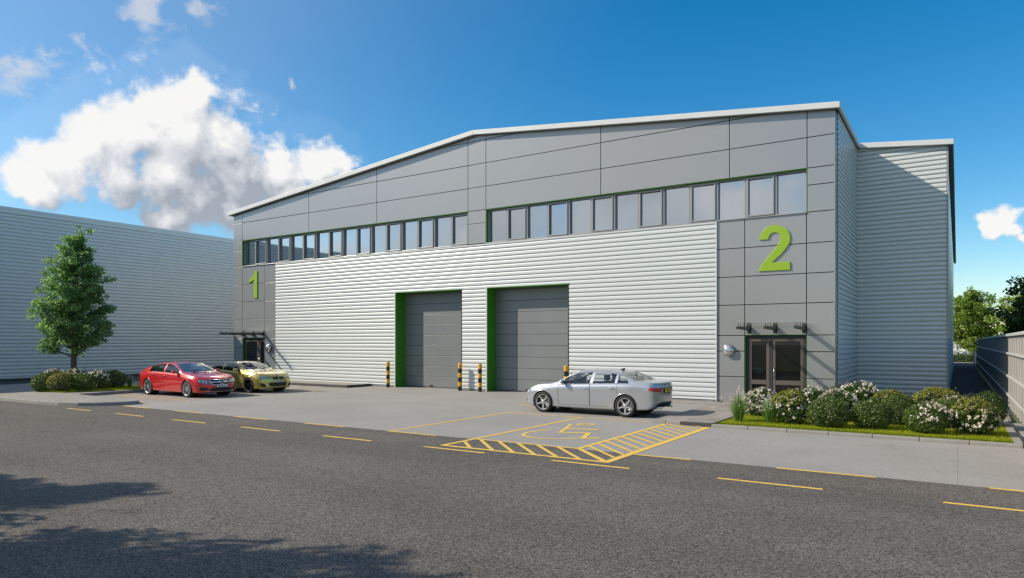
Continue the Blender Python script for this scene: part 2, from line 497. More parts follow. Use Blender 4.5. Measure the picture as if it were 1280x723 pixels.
# marked bays: frame lines, hatching and the wheelchair sign, one mesh each
mb = MB(); W = .10
quad_line(mb, (-12.05, 12.95), (-12.05, 18.39), W, .005)
quad_line(mb, (-12.1, 18.34), (-9.48, 18.34), W, .0052)
quad_line(mb, (-9.42, 11.75), (-9.42, 18.29), .12, .0054)
quad_line(mb, (-9.48, 18.34), (-6.7, 18.34), W, .0056)
quad_line(mb, (-6.72, 12.93), (-6.72, 18.29), .12, .0058)
quad_line(mb, (-9.36, 12.93), (-6.66, 12.93), W, .006)
quad_line(mb, (-9.48, 11.75), (-5.45, 11.75), .12, .0062)
quad_line(mb, (-5.52, 11.81), (-5.52, 18.05), .16, .0064)
for i in range(6):
    x = -9.22 + i * .51
    quad_line(mb, (x, 12.89), (x + 1.07, 11.81), .085, .0068)
quad_line(mb, (-9.34, 12.45), (-8.73, 11.81), .085, .0069)
for i in range(13):
    y = 12.92 + i * .435
    quad_line(mb, (-6.66, y), (-5.60, y - 1.06), .08, .007)
quad_line(mb, (-6.45, 18.24), (-5.60, 17.4), .08, .0072)
quad_line(mb, (-5.99, 18.22), (-5.60, 17.83), .08, .0073)
mb.build('bay_lines', M['yellow'], apron)
mb = MB()
quad_line(mb, (-13.3, 20.9), (-7.2, 20.9), W, .005)
mb.build('bay_lines', M['yellow'], apron)

# wheelchair sign, lying with its head towards the building
mb = MB()
def stroke(pts, w, z):
    pts = [Vector(p) for p in pts]; L_ = []; R_ = []
    for i, p in enumerate(pts):
        d = (pts[min(i + 1, len(pts) - 1)] - pts[max(i - 1, 0)]).normalized()
        n = Vector((-d.y, d.x)) * w / 2
        L_.append((*(p + n), z)); R_.append((*(p - n), z))
    n = len(pts)
    mb.add(L_ + R_, [(i + n, i + 1 + n, i + 1, i) for i in range(n - 1)])
# wheel arc, open towards the seat
C0 = Vector((-8.2, 14.75))
stroke([(-8.72, 15.32), (-8.86, 15.1), (-8.95, 14.8), (-8.97, 14.5), (-8.9, 14.22), (-8.72, 13.98), (-8.45, 13.85), (-8.15, 13.83), (-7.85, 13.93), (-7.6, 14.12), (-7.42, 14.38)], .10, .0052)
stroke([(-8.30, 15.0), (-8.88, 16.68)], .10, .0054)
stroke([(-8.36, 15.02), (-7.62, 15.30)], .16, .0056)
stroke([(-8.57, 15.75), (-7.72, 15.98)], .16, .0058)
stroke([(-7.66, 15.33), (-7.34, 14.33)], .13, .006)
stroke([(-7.40, 14.36), (-7.02, 14.62)], .16, .0062)
ring = [(-8.52 + .2 * math.cos(a * math.pi / 10), 16.85 + .22 * math.sin(a * math.pi / 10)) for a in range(21)]
stroke(ring, .11, .0064)
mb.build('wheelchair_symbol', M['yellow'], apron)

pp = bpy.data.objects['parking_paving']
mb = MB()
quad_line(mb, (-30.3, 15.42), (-24.75, 15.42), W, .004)
quad_line(mb, (-36.5, 18.55), (-24.75, 18.55), W, .0042)
quad_line(mb, (-38.6, 18.7), (-38.6, 24.0), W, .0044)
quad_line(mb, (-38.5, 19.9), (-34.0, 19.9), W, .0046)
quad_line(mb, (-30.3, 21.9), (-24.75, 21.9), W, .0048)
mb.build('bay_lines', M['yellow'], pp)
# ------------------------------------------------------------------ the warehouse
BX0, BX1 = -36.8, -3.5
RX, RZ, SL = -18.7, 12.0, .104         # ridge
RY = 31.6                              # recessed bay on the right
BY1 = 79.0
EX = -.34                              # right side wall of the recessed bay
def roof_z(x): return RZ - SL * abs(x - RX)

ORG = (-20, FY, 0)
wh = empty('warehouse', ORG, 0, 'large grey and silver industrial unit with green 1 and 2 and low pitched roof', 'warehouse')
def part(mb, name, mats, parent=None, **k):
    if parent is None: return mb.build(name, mats, wh, ORG, **k)
    # sub-parts: the part's own location is zero, so the same origin holds
    return mb.build(name, mats, parent, ORG, **k)

def rib_profile(z0, z1, pitch=.18, depth=.042):
    """trapezoidal wall sheet: list of (z, outward)"""
    pts = []
    shape = [(0, 0), (.10, 0), (.17, .92), (.24, 1.02), (.55, 1.08), (.78, 1.0), (.86, .9), (.98, 0)]
    k0 = int(math.floor(z0 / pitch)) - 1; k1 = int(math.ceil(z1 / pitch)) + 1
    raw = []
    for k in range(k0, k1 + 1):
        for (t, o) in shape: raw.append(((k + t) * pitch, o * depth))
    def at(z):
        for i in range(len(raw) - 1):
            if raw[i][0] <= z <= raw[i + 1][0]:
                t = (z - raw[i][0]) / max(raw[i + 1][0] - raw[i][0], 1e-9)
                return raw[i][1] + t * (raw[i + 1][1] - raw[i][1])
        return 0
    pts = [(z0, at(z0))] + [p for p in raw if z0 < p[0] < z1] + [(z1, at(z1))]
    return pts

def ribbed(mb, axis, a0, a1, plane, out, z0, z1, top=None, pitch=.18, depth=.042, mi=0, thick=.012):
    """ribbed sheet. axis 'x': runs in X on plane Y=plane, outward out(+1/-1) along Y; axis 'y': runs in Y on X=plane.
    top(a): upper limit as a function along the run"""
    prof = rib_profile(z0, z1, pitch, depth)
    def P(a, z, o):
        zz = min(z, top(a)) if top else z
        return (a, plane + out * o, zz) if axis == 'x' else (plane + out * o, a, zz)
    n = len(prof)
    vs = [P(a0, z, o) for z, o in prof] + [P(a1, z, o) for z, o in prof]
    fs = [(i, n + i, n + i + 1, i + 1) for i in range(n - 1)]
    flip = (axis == 'x' and out > 0) or (axis == 'y' and out < 0)
    if flip: fs = [f[::-1] for f in fs]
    # back return so the sheet has a real edge
    b = len(vs)
    vs += [P(a0, z, o - thick - .0) for z, o in prof] + [P(a1, z, o - thick) for z, o in prof]
    fs += [(b + i + 1, i + 1, i, b + i) if not flip else (b + i, i, i + 1, b + i + 1) for i in range(n - 1)]
    fs += [(b + n + i, n + i, n + i + 1, b + n + i + 1) if not flip else (b + n + i + 1, n + i + 1, n + i, b + n + i) for i in range(n - 1)]
    mb.add(vs, fs, mi)

# openings
W1 = (-35.96, -19.14); W2 = (-18.12, -4.41); WZ = (6.79, 8.33)
D1 = (-23.63, -19.47); D2 = (-18.03, -13.81); DZ = 4.74
E1 = (-35.94, -33.86); E2 = (-6.54, -4.43); EZ = 2.5

# --- structural shell behind the cladding
mb = MB()
def wall_poly(x0, x1, z0, y0, y1, drop=.12):
    xs = [x0] + ([RX] if x0 < RX < x1 else []) + [x1]
    poly = [(x0, z0), (x1, z0)] + [(x, roof_z(x) - drop) for x in xs[::-1]]
    mb.prism(poly, 'y', y0, y1)
SY0, SY1 = FY + .06, FY + .30
for (a, b, z0) in ((BX0 + .02, BX1 - .02, WZ[1]),):
    wall_poly(a, b, z0, SY0, SY1)
for (a, b) in ((BX0 + .02, W1[0]), (W1[1], W2[0]), (W2[1], BX1 - .02)):
    mb.box(a, b, SY0, SY1, WZ[0], WZ[1])
mb.box(BX0 + .02, BX1 - .02, SY0, SY1, DZ, WZ[0])
for (a, b) in ((BX0 + .02, E1[0]), (E1[1], D1[0]), (D1[1], D2[0]), (D2[1], E2[0]), (E2[1], BX1 - .02)):
    mb.box(a, b, SY0, SY1, 0, DZ)
for (a, b) in (E1, E2): mb.box(a, b, SY0, SY1, EZ, DZ)
part(mb, 'backing_wall', M['joint'])

# --- flat panels
G = .026
pn = MB()
def panel(x0, x1, z0, z1, y=FY):
    poly = [(x0 + G / 2, z0 + G / 2), (x1 - G / 2, z0 + G / 2), (x1 - G / 2, z1 - G / 2), (x0 + G / 2, z1 - G / 2)]
    for side in (-1, 1):                      # cut by both roof slopes
        def h(p): return RZ - .10 - side * SL * (p[0] - RX) - p[1]
        out = []
        for i in range(len(poly)):
            p, q = poly[i], poly[(i + 1) % len(poly)]
            a, b = h(p), h(q)
            if a >= 0: out.append(p)
            if (a >= 0) != (b >= 0):
                t = a / (a - b); out.append((p[0] + t * (q[0] - p[0]), p[1] + t * (q[1] - p[1])))
        poly = out
        if len(poly) < 3: return
    if max(p[1] for p in poly) - min(p[1] for p in poly) < .03: return
    pn.prism(poly, 'y', y, y + .07)
rows_up = [(8.33, 9.40), (9.40, 10.47), (10.47, 11.54), (11.54, 12.6)]
cols_up = [BX0, W1[0], -30.08, -24.95, W1[1], W2[0], -12.34, -7.09, W2[1], BX1]
for (z0, z1) in rows_up:
    for i in range(len(cols_up) - 1):
        panel(cols_up[i], cols_up[i + 1], z0, z1)
for (a, b) in ((BX0, W1[0]), (W1[1], W2[0]), (W2[1], BX1)):
    panel(a, b, 7.73, 8.33); panel(a, b, WZ[0], 7.73)
rows_lo = [(5.71, 6.79), (4.66, 5.71), (3.62, 4.66), (2.5, 3.62)]
for (z0, z1) in rows_lo:
    for c in ([BX0, E1[0], E1[1], -32.86], [-7.58, E2[0], E2[1], BX1]):
        for i in range(3): panel(c[i], c[i + 1], z0, z1)
for (z0, z1) in ((1.92, 2.5), (.98, 1.92), (.04, .98)):
    for (a, b) in ((BX0, E1[0]), (E1[1], -32.86), (-7.58, E2[0]), (E2[1], BX1)): panel(a, b, z0, z1)
part(pn, 'composite_panels', M['panel'], bevel=.006)

# --- ribbed cladding of the front
mb = MB(); PL = FY + .002
RZ0, RZ1 = .10, 6.76
def rib(a, b, z0, z1): ribbed(mb, 'x', a, b, PL, -1, z0, z1, depth=.048)
rib(-32.86, D1[0] - .06, RZ0, RZ1); rib(D1[0] - .06, D1[1] + .02, DZ + .06, RZ1); rib(D1[1] + .02, D2[0] - .06, RZ0, RZ1)
rib(D2[0] - .06, D2[1] + .02, DZ + .06, RZ1); rib(D2[1] + .02, -7.58, RZ0, RZ1)
part(mb, 'ribbed_cladding', M['cladding'])
# trims round the doors and at the ends of the sheets
mb = MB()
for D in (D1, D2):
    mb = MB()
    mb.box(D[0] - .06, D[0] - .002, FY - .06, FY + .1, 0.0, DZ + .058)
    mb.box(D[0] - .002, D[1] + .02, FY - .06, FY + .1, DZ + .002, DZ + .058)
    part(mb, 'door_surround', M['cladding'])
mb = MB()
mb.box(-7.585, -7.55, FY - .062, FY - .002, .05, RZ1)
part(mb, 'cladding_trim', M['cladding'])
mb = MB()
mb.box(-32.86, D1[0] - .06, FY - .02, FY + .05, .012, .098); part(mb, 'base_flashing', M['trim']); mb = MB()
mb.box(D1[1] + .02, D2[0] - .06, FY - .02, FY + .05, .012, .098); part(mb, 'base_flashing', M['trim']); mb = MB()
mb.box(D2[1] + .02, -7.58, FY - .02, FY + .05, .032, .098)
part(mb, 'base_flashing', M['trim'])

# dark posts that show between the rib ends
mb = MB()
for xx in (D1[1], D2[1], -32.875):
    mb.box(xx - .055, xx + .012, FY - .012, FY + .055, .03, DZ - .034 if xx > -30 else RZ1 - .02)
    part(mb, 'edge_post', M['dark_frame']); mb = MB()

# --- green reveals
mb = MB()
for D in (D1, D2):
    mb.box(D[0] - .002, D[0] + .03, FY - .05, FY + .78, .0, DZ - .032)
    mb.box(D[1] - .03, D[1] + .002, FY + .06, FY + .78, .0, DZ - .032)
    mb.box(D[0], D[1], FY - .05, FY + .78, DZ - .03, DZ)
for (W_, y) in ((W1, .28), (W2, .28)):
    mb.box(W_[0] + .002, W_[0] + .022, FY - .006, FY + y, WZ[0], WZ[1] - .018)
    mb.box(W_[1] - .018, W_[1] - .002, FY - .006, FY + y, WZ[0], WZ[1] - .018)
    mb.box(W_[0] + .002, W_[1] - .002, FY - .004, FY + y, WZ[1] - .016, WZ[1] - .002)
for E_ in (E1, E2):
    mb.box(E_[0] + .002, E_[0] + .022, FY + .03, FY + .3, .02, EZ - .016)
    mb.box(E_[1] - .012, E_[1] - .002, FY + .035, FY + .3, .02, EZ - .016)
    mb.box(E_[0] + .002, E_[1] - .002, FY + .04, FY + .3, EZ - .014, EZ - .002)
part(mb, 'green_reveals', M['green'])

# --- strip windows
def strip(W_, n):
    w0, w1 = W_[0] + .024, W_[1] - .024
    p = (w1 - w0) / n
    yf = FY + .17
    for i in range(n):
        a, b = w0 + i * p, w0 + (i + 1) * p
        mb = MB(); t = .045
        casement = (i % 2 == 1)
        z0, z1 = WZ[0] + .005, WZ[1] - .024
        mb.box(a, a + t, yf - .05, yf + .11, z0, z1); mb.box(b - t, b - .001, yf - .05, yf + .11, z0, z1)
        mb.box(a + t, b - t, yf - .05, yf + .11, z1 - t, z1); mb.box(a + t, b - t, yf - .05, yf + .11, z0, z0 + t)
        g = t
        if casement:
            q = t + .004; t2 = .052; yo = yf - .035
            mb.box(a + q, a + q + t2, yo - .05, yo + .06, z0 + q, z1 - q); mb.box(b - q - t2, b - q, yo - .05, yo + .06, z0 + q, z1 - q)
            mb.box(a + q + t2, b - q - t2, yo - .05, yo + .06, z1 - q - t2, z1 - q); mb.box(a + q + t2, b - q - t2, yo - .05, yo + .06, z0 + q, z0 + q + t2)
            g = q + t2 - .004
        w = part(mb, 'window', M['frame'], bevel=.006)
        mb = MB()
        yy = yf + .075 - (.045 if casement else 0)
        # every sheet sits a hair out of true, as real glazing does
        tx = rnd.uniform(-.004, .004); tz = rnd.uniform(-.004, .004)
        mb.add([(a + g, yy - tx - tz, z0 + g), (b - g, yy + tx - tz, z0 + g), (b - g, yy + tx + tz, z1 - g), (a + g, yy - tx + tz, z1 - g),
                (a + g, yy + .03, z0 + g), (b - g, yy + .03, z0 + g), (b - g, yy + .03, z1 - g), (a + g, yy + .03, z1 - g)],
               [(0, 1, 2, 3), (0, 4, 5, 1), (1, 5, 6, 2), (2, 6, 7, 3), (3, 7, 4, 0), (7, 6, 5, 4)])
        part(mb, 'pane', M['pane'], w)
strip(W1, 16); strip(W2, 13)
mb = MB()
mb.box(W1[0] + .024, W1[1] - .024, FY - .055, FY + .12, WZ[0] - .03, WZ[0] + .003)
mb.box(W2[0] + .024, W2[1] - .024, FY - .055, FY + .12, WZ[0] - .03, WZ[0] + .003)
part(mb, 'window_sill', M['trim'], bevel=.006)

# --- roller shutters
for D in (D1, D2):
    mb = MB(); y = FY + .72
    x0, x1 = D[0] + .03, D[1] - .03
    z = .035
    k = 0
    while z < DZ - .04:
        z1 = min(z + .515, DZ - .032)
        mb.box(x0, x1, y - .04, y + .02, z + .009, z1 - .009, 0)
        z += .515
    mb.box(x0, x1, y - .02, y + .04, .03, DZ - .035, 1)
    mb.box(x0, x1, y - .045, y + .02, .0, .042, 1)
    sh = part(mb, 'roller_shutter', [M['shutter'], M['shutter_joint']], bevel=.003)
    mb = MB()
    mb.box((x0 + x1) / 2 - .45, (x0 + x1) / 2 - .27, y - .075, y - .041, .07, .12)
    part(mb, 'handle', M['black'], sh)

# --- entrance doors
def entrance(E_, split, flip=False):
    x0, x1 = E_[0] + .03, E_[1] - .03; y = FY + .17; t = .08; z1 = EZ - .032
    zb = .12
    mb = MB()
    mb.box(x0, x0 + t, y - .06, y + .06, zb, z1); mb.box(x1 - t, x1, y - .06, y + .06, zb, z1)
    mb.box(x0 + t, x1 - t, y - .06, y + .06, z1 - t, z1); mb.box(x0 + t, x1 - t, y - .06, y + .06, zb, zb + .05)
    xs = x0 + (x1 - x0) * split
    mb.box(xs - .05, xs + .05, y - .058, y + .058, zb + .05, z1 - t)
    d = part(mb, 'entrance_door', M['dark_frame'], bevel=.006)
    for (a, b) in ((x0 + t, xs - .05), (xs + .05, x1 - t)):
        a += .008; b -= .008
        mb = MB(); s = .10
        zt = z1 - t - .008; z0 = zb + .058
        mb.box(a, a + s, y - .045, y + .02, z0, zt); mb.box(b - s, b, y - .045, y + .02, z0, zt)
        mb.box(a + s, b - s, y - .045, y + .02, zt - .10, zt); mb.box(a + s, b - s, y - .045, y + .02, .72, .88)
        mb.box(a + s, b - s, y - .045, y + .02, z0, z0 + .16)
        part(mb, 'door_leaf', M['door_frame'], d, bevel=.006)
        mb = MB()
        mb.box(a + s, b - s, y - .015, y + .005, .88, zt - .10); mb.box(a + s, b - s, y - .014, y + .005, z0 + .16, .72)
        part(mb, 'pane', M['door_glass'], d)
    mb = MB()
    hx = xs + .05 + .06
    mb.tube([(hx, y - .10, .95), (hx, y - .10, 1.35)], .016, 8)
    for hz in (.98, 1.32): mb.tube([(hx, y - .045, hz), (hx, y - .10, hz)], .011, 6)
    part(mb, 'handle', M['steel'], d)
    mb = MB(); mb.box(E_[0] + .03, E_[1] - .03, FY + .0, FY + .22, .005, .115)
    part(mb, 'threshold', M['trim'], d)
entrance(E2, .42); entrance(E1, .66)

# --- canopies: three dark beams under a glass sheet on pins
def canopy(E_, beams):
    mb = MB(); z0, z1 = 2.68, 2.80
    for bx in beams:
        mb.prism([(FY - .0, z0 - .05), (FY - .0, z1 + .03), (FY - .30, z1), (FY - 1.62, z1 - .005), (FY - 1.62, z0 + .03), (FY - .30, z0)], 'x', bx - .045, bx + .045, 0)
        mb.box(bx - .07, bx + .07, FY - .012, FY - .001, z0 - .12, z1 + .10, 0)
        for yy in (.35, .75, 1.15, 1.5):
            mb.tube([(bx, FY - yy, z1 - .01), (bx, FY - yy, z1 + .105)], .012, 6, 0)
    c = part(mb, 'canopy', [M['dark_frame'], M['steel']])
    mb = MB(); mb.box(beams[0] - .25, beams[-1] + .2, FY - 1.72, FY - .05, z1 + .105, z1 + .121)
    part(mb, 'glass_sheet', M['canopy_glass'], c)
canopy(E2, (-6.38, -5.47, -4.5)); canopy(E1, (-35.8, -34.9, -33.95))

# --- right return and recessed bay
mb = MB()
mb.box(BX1 - .06, BX1 + .0, FY + .012, FY + .36, .04, roof_z(BX1) - .1)
part(mb, 'corner_panel', M['panel'], bevel=.008)
mb = MB()
ribbed(mb, 'y', FY + .36, RY, BX1 - .03, 1, .12, roof_z(BX1) - .02, pitch=.18, depth=.056)
ribbed(mb, 'x', BX1, EX, RY, -1, .12, roof_z(BX1), top=lambda x: roof_z(x) - .06, pitch=.18, depth=.056)
ribbed(mb, 'y', RY, BY1, EX - .03, 1, .12, roof_z(EX) - .05, pitch=.2)
part(mb, 'ribbed_cladding', M['cladding'])
mb = MB()
mb.box(EX - .03, EX + .045, RY - .06, RY - .0, .05, roof_z(EX) - .06)
mb.box(EX + .018, EX + .045, RY, RY + .1, .05, roof_z(EX) - .06)
part(mb, 'cladding_trim', M['trim'])
mb = MB()
mb.box(BX1 - .03, BX1 + .03, FY + .36, RY, 0.01, .118); mb.box(BX1 + .03, EX + .03, RY - .03, RY + .1, .01, .118); mb.box(EX - .1, EX + .03, RY + .1, BY1, .01, .118)
part(mb, 'base_flashing', M['trim'])
# inner walls (real body of the building)
mb = MB()
mb.box(BX0 + .05, BX0 + .3, SY1, BY1, 0, roof_z(BX0) - .15)
mb.box(BX1 - .3, BX1 - .08, SY1, RY + .1, 0, roof_z(BX1) - .12)
mb.box(BX1 - .3, EX - .1, RY + .1, RY + .3, 0, roof_z(EX) - .1)
mb.box(EX - .3, EX - .1, RY + .3, BY1, 0, roof_z(EX) - .1)
xs = [BX0 + .3, RX, EX - .3]
mb.prism([(xs[0], 0), (xs[2], 0), (xs[2], roof_z(xs[2]) - .12), (RX, RZ - .12), (xs[0], roof_z(xs[0]) - .12)], 'y', BY1 - .3, BY1 - .1)
part(mb, 'rear_walls', M['cladding'])
mb = MB(); ribbed(mb, 'y', FY + .05, BY1, BX0 + .03, -1, .12, roof_z(BX0) - .05, pitch=.2)
part(mb, 'ribbed_cladding', M['cladding'])

# --- roof
mb = MB(); T = .10
YF = FY - .10
def slope(x0, x1, y0, y1):
    mb.prism([(x0, roof_z(x0) - T), (x1, roof_z(x1) - T), (x1, roof_z(x1) - .012), (x0, roof_z(x0) - .012)], 'y', y0, y1)
slope(BX0 - .1, RX, YF, BY1 + .1); slope(RX, BX1 + .08, YF, RY - .12); slope(RX, EX + .18, RY - .12, BY1 + .1)
part(mb, 'roof', M['roof'])
# fascias
FH = .208
fb = MB()
def fas_x(x0, x1, y0, y1, h=FH):
    fb.prism([(x0, roof_z(x0) - h), (x1, roof_z(x1) - h), (x1, roof_z(x1)), (x0, roof_z(x0))], 'y', y0, y1)
fas_x(BX0 - .26, RX, FY - .24, FY - .10); fas_x(RX, BX1 + .16, FY - .24, FY - .10)
zr = roof_z(BX1 + .16)
fb.box(BX1 + .08, BX1 + .16, FY - .10, RY - .26, zr - FH, zr)
fas_x(BX1 + .16, EX + .22, RY - .26, RY - .12)
ze = roof_z(EX + .22)
fb.box(EX + .18, EX + .22, RY - .12, BY1, ze - FH, ze)
fb.box(BX0 - .26, BX0 - .1, FY - .10, BY1, roof_z(BX0 - .26) - FH, roof_z(BX0 - .26))
part(fb, 'fascia', M['fascia'], bevel=.012)
mb = MB()
mb.prism([(BX0 - .2, roof_z(BX0 - .2) - T - .04), (RX, RZ - T - .04), (RX, RZ - T - .002), (BX0 - .2, roof_z(BX0 - .2) - T - .002)], 'y', FY - .10, FY + .0)
mb.prism([(RX, RZ - T - .04), (BX1 + .07, roof_z(BX1 + .07) - T - .04), (BX1 + .07, roof_z(BX1 + .07) - T - .002), (RX, RZ - T - .002)], 'y', FY - .10, FY + .0)
mb.box(BX1 + .015, BX1 + .078, FY + .01, RY - .13, zr - FH + .02, zr - T - .02)
mb.box(EX + .05, EX + .178, RY - .10, BY1, ze - FH - .02, ze - T)
part(mb, 'soffit', M['soffit'])

# --- big numbers on the panels (signs)
def sign(name, poly, label):
    c = (sum(p[0] for p in poly) / len(poly), FY, min(p[1] for p in poly))
    mb = MB(); mb.prism(poly, 'y', FY - .050, FY - .004)
    o = mb.build(name, M['number'], None, c, bevel=.008)
    return tag(o, label, 'number sign')
TWO = [(-6.01, 5.94), (-5.97, 6.13), (-5.88, 6.28), (-5.73, 6.4), (-5.54, 6.44), (-5.35, 6.42), (-5.16, 6.33), (-5.03, 6.21), (-4.96, 6.02), (-4.96, 5.85), (-5.01, 5.7), (-5.12, 5.55), (-5.28, 5.36), (-5.45, 5.22), (-5.57, 5.1), (-4.96, 5.1), (-4.96, 4.81), (-6.04, 4.81), (-5.99, 4.95), (-5.88, 5.11), (-5.71, 5.32), (-5.5, 5.56), (-5.35, 5.75), (-5.28, 5.9), (-5.29, 6.05), (-5.37, 6.14), (-5.48, 6.18), (-5.6, 6.15), (-5.68, 6.05), (-5.7, 5.94)]
def smooth_poly(p, keep):
    out = []
    n = len(p)
    for i in range(n):
        a, b = Vector(p[i]), Vector(p[(i + 1) % n])
        if i in keep: out.append(tuple(a))
        else: out.append(tuple(a.lerp(Vector(p[i - 1]), .22)));  out.append(tuple(a.lerp(b, .22)))
    return out
sign('number_sign', smooth_poly(TWO, {0, 14, 15, 16, 17, 29}), 'large lime green numeral 2 on grey panels above the right entrance')
sign('number_sign', [(-35.24, 5.97), (-35.24, 5.76), (-34.80, 5.93), (-34.80, 4.83), (-34.50, 4.83), (-34.50, 6.43), (-34.72, 6.43), (-34.80, 6.24), (-34.95, 6.09)], 'large lime green numeral 1 on grey panels above the left entrance')

# --- round wall lamps
def wall_lamp(x, z, label):
    t = empty('wall_lamp', (x, FY, z), 0, label, 'wall lamp')
    Mx = Matrix.Rotation(R(90), 4, 'X')
    mb = MB(); mb.lathe([(.0, .012), (.21, .012), (.21, .05), (.19, .06), (0, .06)], 32, 0, Mx)
    mb.build('base_plate', M['dark_frame'], t)
    mb = MB()
    mb.lathe([(.205, .055), (.208, .075), (.2, .11), (.175, .15), (.135, .185), (.08, .21), (.03, .218), (0.001, .22)], 32, 0, Mx)
    mb.build('bowl', M['lamp'], t, sharp=50)
    mb = MB(); mb.lathe([(.211, .10), (.218, .105), (.218, .125), (.2, .13)], 32, 0, Mx)
    mb.build('band', M['steel'], t)
wall_lamp(-7.1, 1.95, 'round silver bulkhead lamp on the panel left of the right entrance')
wall_lamp(-33.42, 1.93, 'round silver bulkhead lamp right of the left entrance door')

# ------------------------------------------------------------------ the neighbouring shed on the left
NX = -46.0; NZ = 10.0
nb = empty('warehouse', (NX, 20, 0), 0, 'plain shaded warehouse side clad in pale green ribbed sheet behind the street tree', 'warehouse')
NO = (NX, 20, 0)
mb = MB(); ribbed(mb, 'y', -30, 62, NX, 1, .15, NZ - .34, pitch=.215, depth=.075)
mb.build('ribbed_cladding', M['cladding_far'], nb, NO)
mb = MB()
mb.box(NX - .25, NX - .03, -30, 62, 0, NZ - .2); mb.box(NX - 30, NX - .25, 61.7, 62, 0, NZ - .2)
mb.build('backing_wall', M['cladding_far'], nb, NO)
mb = MB(); mb.box(NX - .03, NX + .04, -30, 62, 0, .147)
mb.build('plinth', M['dark_kerb'], nb, NO)
mb = MB()
mb.box(NX - .05, NX + .12, -30, 62, NZ - .30, NZ - .02)
mb.box(NX + .122, NX + .15, -30, 62, NZ - .10, NZ + .05)
mb.box(NX - .03, NX + .07, -30, 62, NZ - .345, NZ - .302)
mb.build('gutter', M['cladding_far'], nb, NO, bevel=.02)
mb = MB()
prof = []
for i in range(0, 92 * 3):
    y = -30 + i / 3
    prof += [(y, 0), (y + .22, 0), (y + .245, .035), (y + .305, .035)]
def rz(x): return NZ + .02 + (NX + .1 - x) * .1
vs = [(NX + .14, y, NZ + o) for y, o in prof] + [(NX - 18, y, NZ + 1.81 + o) for y, o in prof]
n = len(prof)
mb.add(vs, [(i, i + 1, n + i + 1, n + i) for i in range(n - 1)])
vs2 = [(NX + .14, y, NZ - .02) for y, o in prof]
b = len(mb.v)
mb.add([(NX + .14, y, NZ + o) for y, o in prof] + vs2, [(n + i, n + i + 1, i + 1, i) for i in range(n - 1)])
mb.build('roof', M['fascia'], nb, NO)

# ------------------------------------------------------------------ bollards
def bollard_proto():
    t = empty('bollard')
    mb = MB(); r = .09; H = 1.24; n = 6
    prof = []
    for i in range(n):
        z0, z1 = i * H / n, (i + 1) * H / n
        mb.lathe([(r, z0), (r, z1)], 20, 0 if i % 2 else 1)
    mb.lathe([(r, H), (r - .012, H + .018), (.04, H + .032), (.001, H + .034)], 20, 0)
    mb.lathe([(r + .02, 0), (r + .02, .012), (r, .016)], 20, 1)
    mb.build('post', [M['hazard'], M['black']], t)
    return t
b0 = bollard_proto()
for i, (x, lab) in enumerate([(-23.86, 'yellow and black bollard left of the left roller shutter'), (-19.36, 'yellow and black bollard at the right jamb of the left roller shutter'),
                              (-18.22, 'yellow and black bollard at the left jamb of the right roller shutter'), (-13.78, 'yellow and black bollard behind the roof of the silver saloon')]):
    o = b0 if i == 0 else copy_tree(b0)
    o.location = (x, 25.42, 0)
    tag(o, lab, 'bollard', 'striped bollards at the roller shutters')

# ------------------------------------------------------------------ fence on the right
FX = 1.46
fo = (FX, 20, 0)
fn = empty('fence', fo, 0, 'tall grey sheet metal fence with white rails along the side path', 'fence')
mb = MB(); prof = []
y = 12.0
while y < 74:
    prof += [(y, 0), (y + .62, 0), (y + .66, .035), (y + .96, .035), (y + 1.0, 0)]
    y += 1.0
n = len(prof)
vs = [(FX + .02 - o, y, .06) for y, o in prof] + [(FX + .02 - o, y, 2.46) for y, o in prof]
mb.add(vs, [(i, n + i, n + i + 1, i + 1) for i in range(n - 1)])
vs = [(FX + .05 - o, y, .06) for y, o in prof] + [(FX + .05 - o, y, 2.46) for y, o in prof]
mb.add(vs, [(i, i + 1, n + i + 1, n + i) for i in range(n - 1)])
y = 12.81
while y < 40:
    for z in (2.34, 1.76, 1.02, .40):
        mb.box(FX - .03, FX - .014, y - .018, y + .018, z - .018, z + .018)
    y += 1.0
mb.build('sheet_cladding', M['fence'], fn, fo)
for z in (1.875, 1.12, .5):
    mb = MB(); mb.box(FX - .075, FX - .016, 12, 74, z - .035, z + .035)
    mb.build('rail', M['fence_cap'], fn, fo, bevel=.01)
mb = MB(); mb.box(FX - .09, FX + .12, 12, 74, 2.44, 2.53)
mb.build('capping', M['fence_cap'], fn, fo, bevel=.015)
for yy in (73.9,):
    mb = MB(); mb.box(FX - .06, FX + .10, yy, yy + .14, 0, 2.5)
    mb.build('post', M['fence'], fn, fo)
fo2 = (FX, 76, 0)
f2 = empty('fence', fo2, 0, 'low grey fence stub beyond the tall fence', 'fence')
mb = MB(); mb.box(FX - .02, FX + .05, 74.2, 84, .05, 1.25); mb.build('sheet_cladding', M['fence'], f2, fo2)
mb = MB(); mb.box(FX - .09, FX + .09, 84, 84.18, 0, 1.45); mb.build('post', pmat('timber_post', (.35, .26, .17), .8, noise=.2, nscale=8), f2, fo2)
# hazard striped guard along the foot of the fence
mb = MB()
for i in range(52):
    y = 34 + i * .5
    mb.box(FX - .17, FX - .09, y, y + .5, .01, .115, 0 if i % 2 else 1)
o = mb.build('kerb_guard', [M['hazard'], M['black']], None, (FX - .13, 34, 0), bevel=.012)
tag(o, 'long low black and yellow striped guard at the foot of the fence', 'kerb guard')

# pale low building far behind the trees
fb_ = empty('distant_building', (6, 150, 0), 0, 'pale low building far behind the trees at the end of the side path', 'building')
mb = MB(); mb.box(-24, 40, 0, 10, 0, 3.0); mb.build('wall', M['pale'], fb_)
mb = MB(); mb.prism([(-24.4, 3.0), (40.4, 3.0), (40.4, 3.25), (-24.4, 3.25)], 'y', -.4, 10.4); mb.build('roof', M['roof'], fb_)
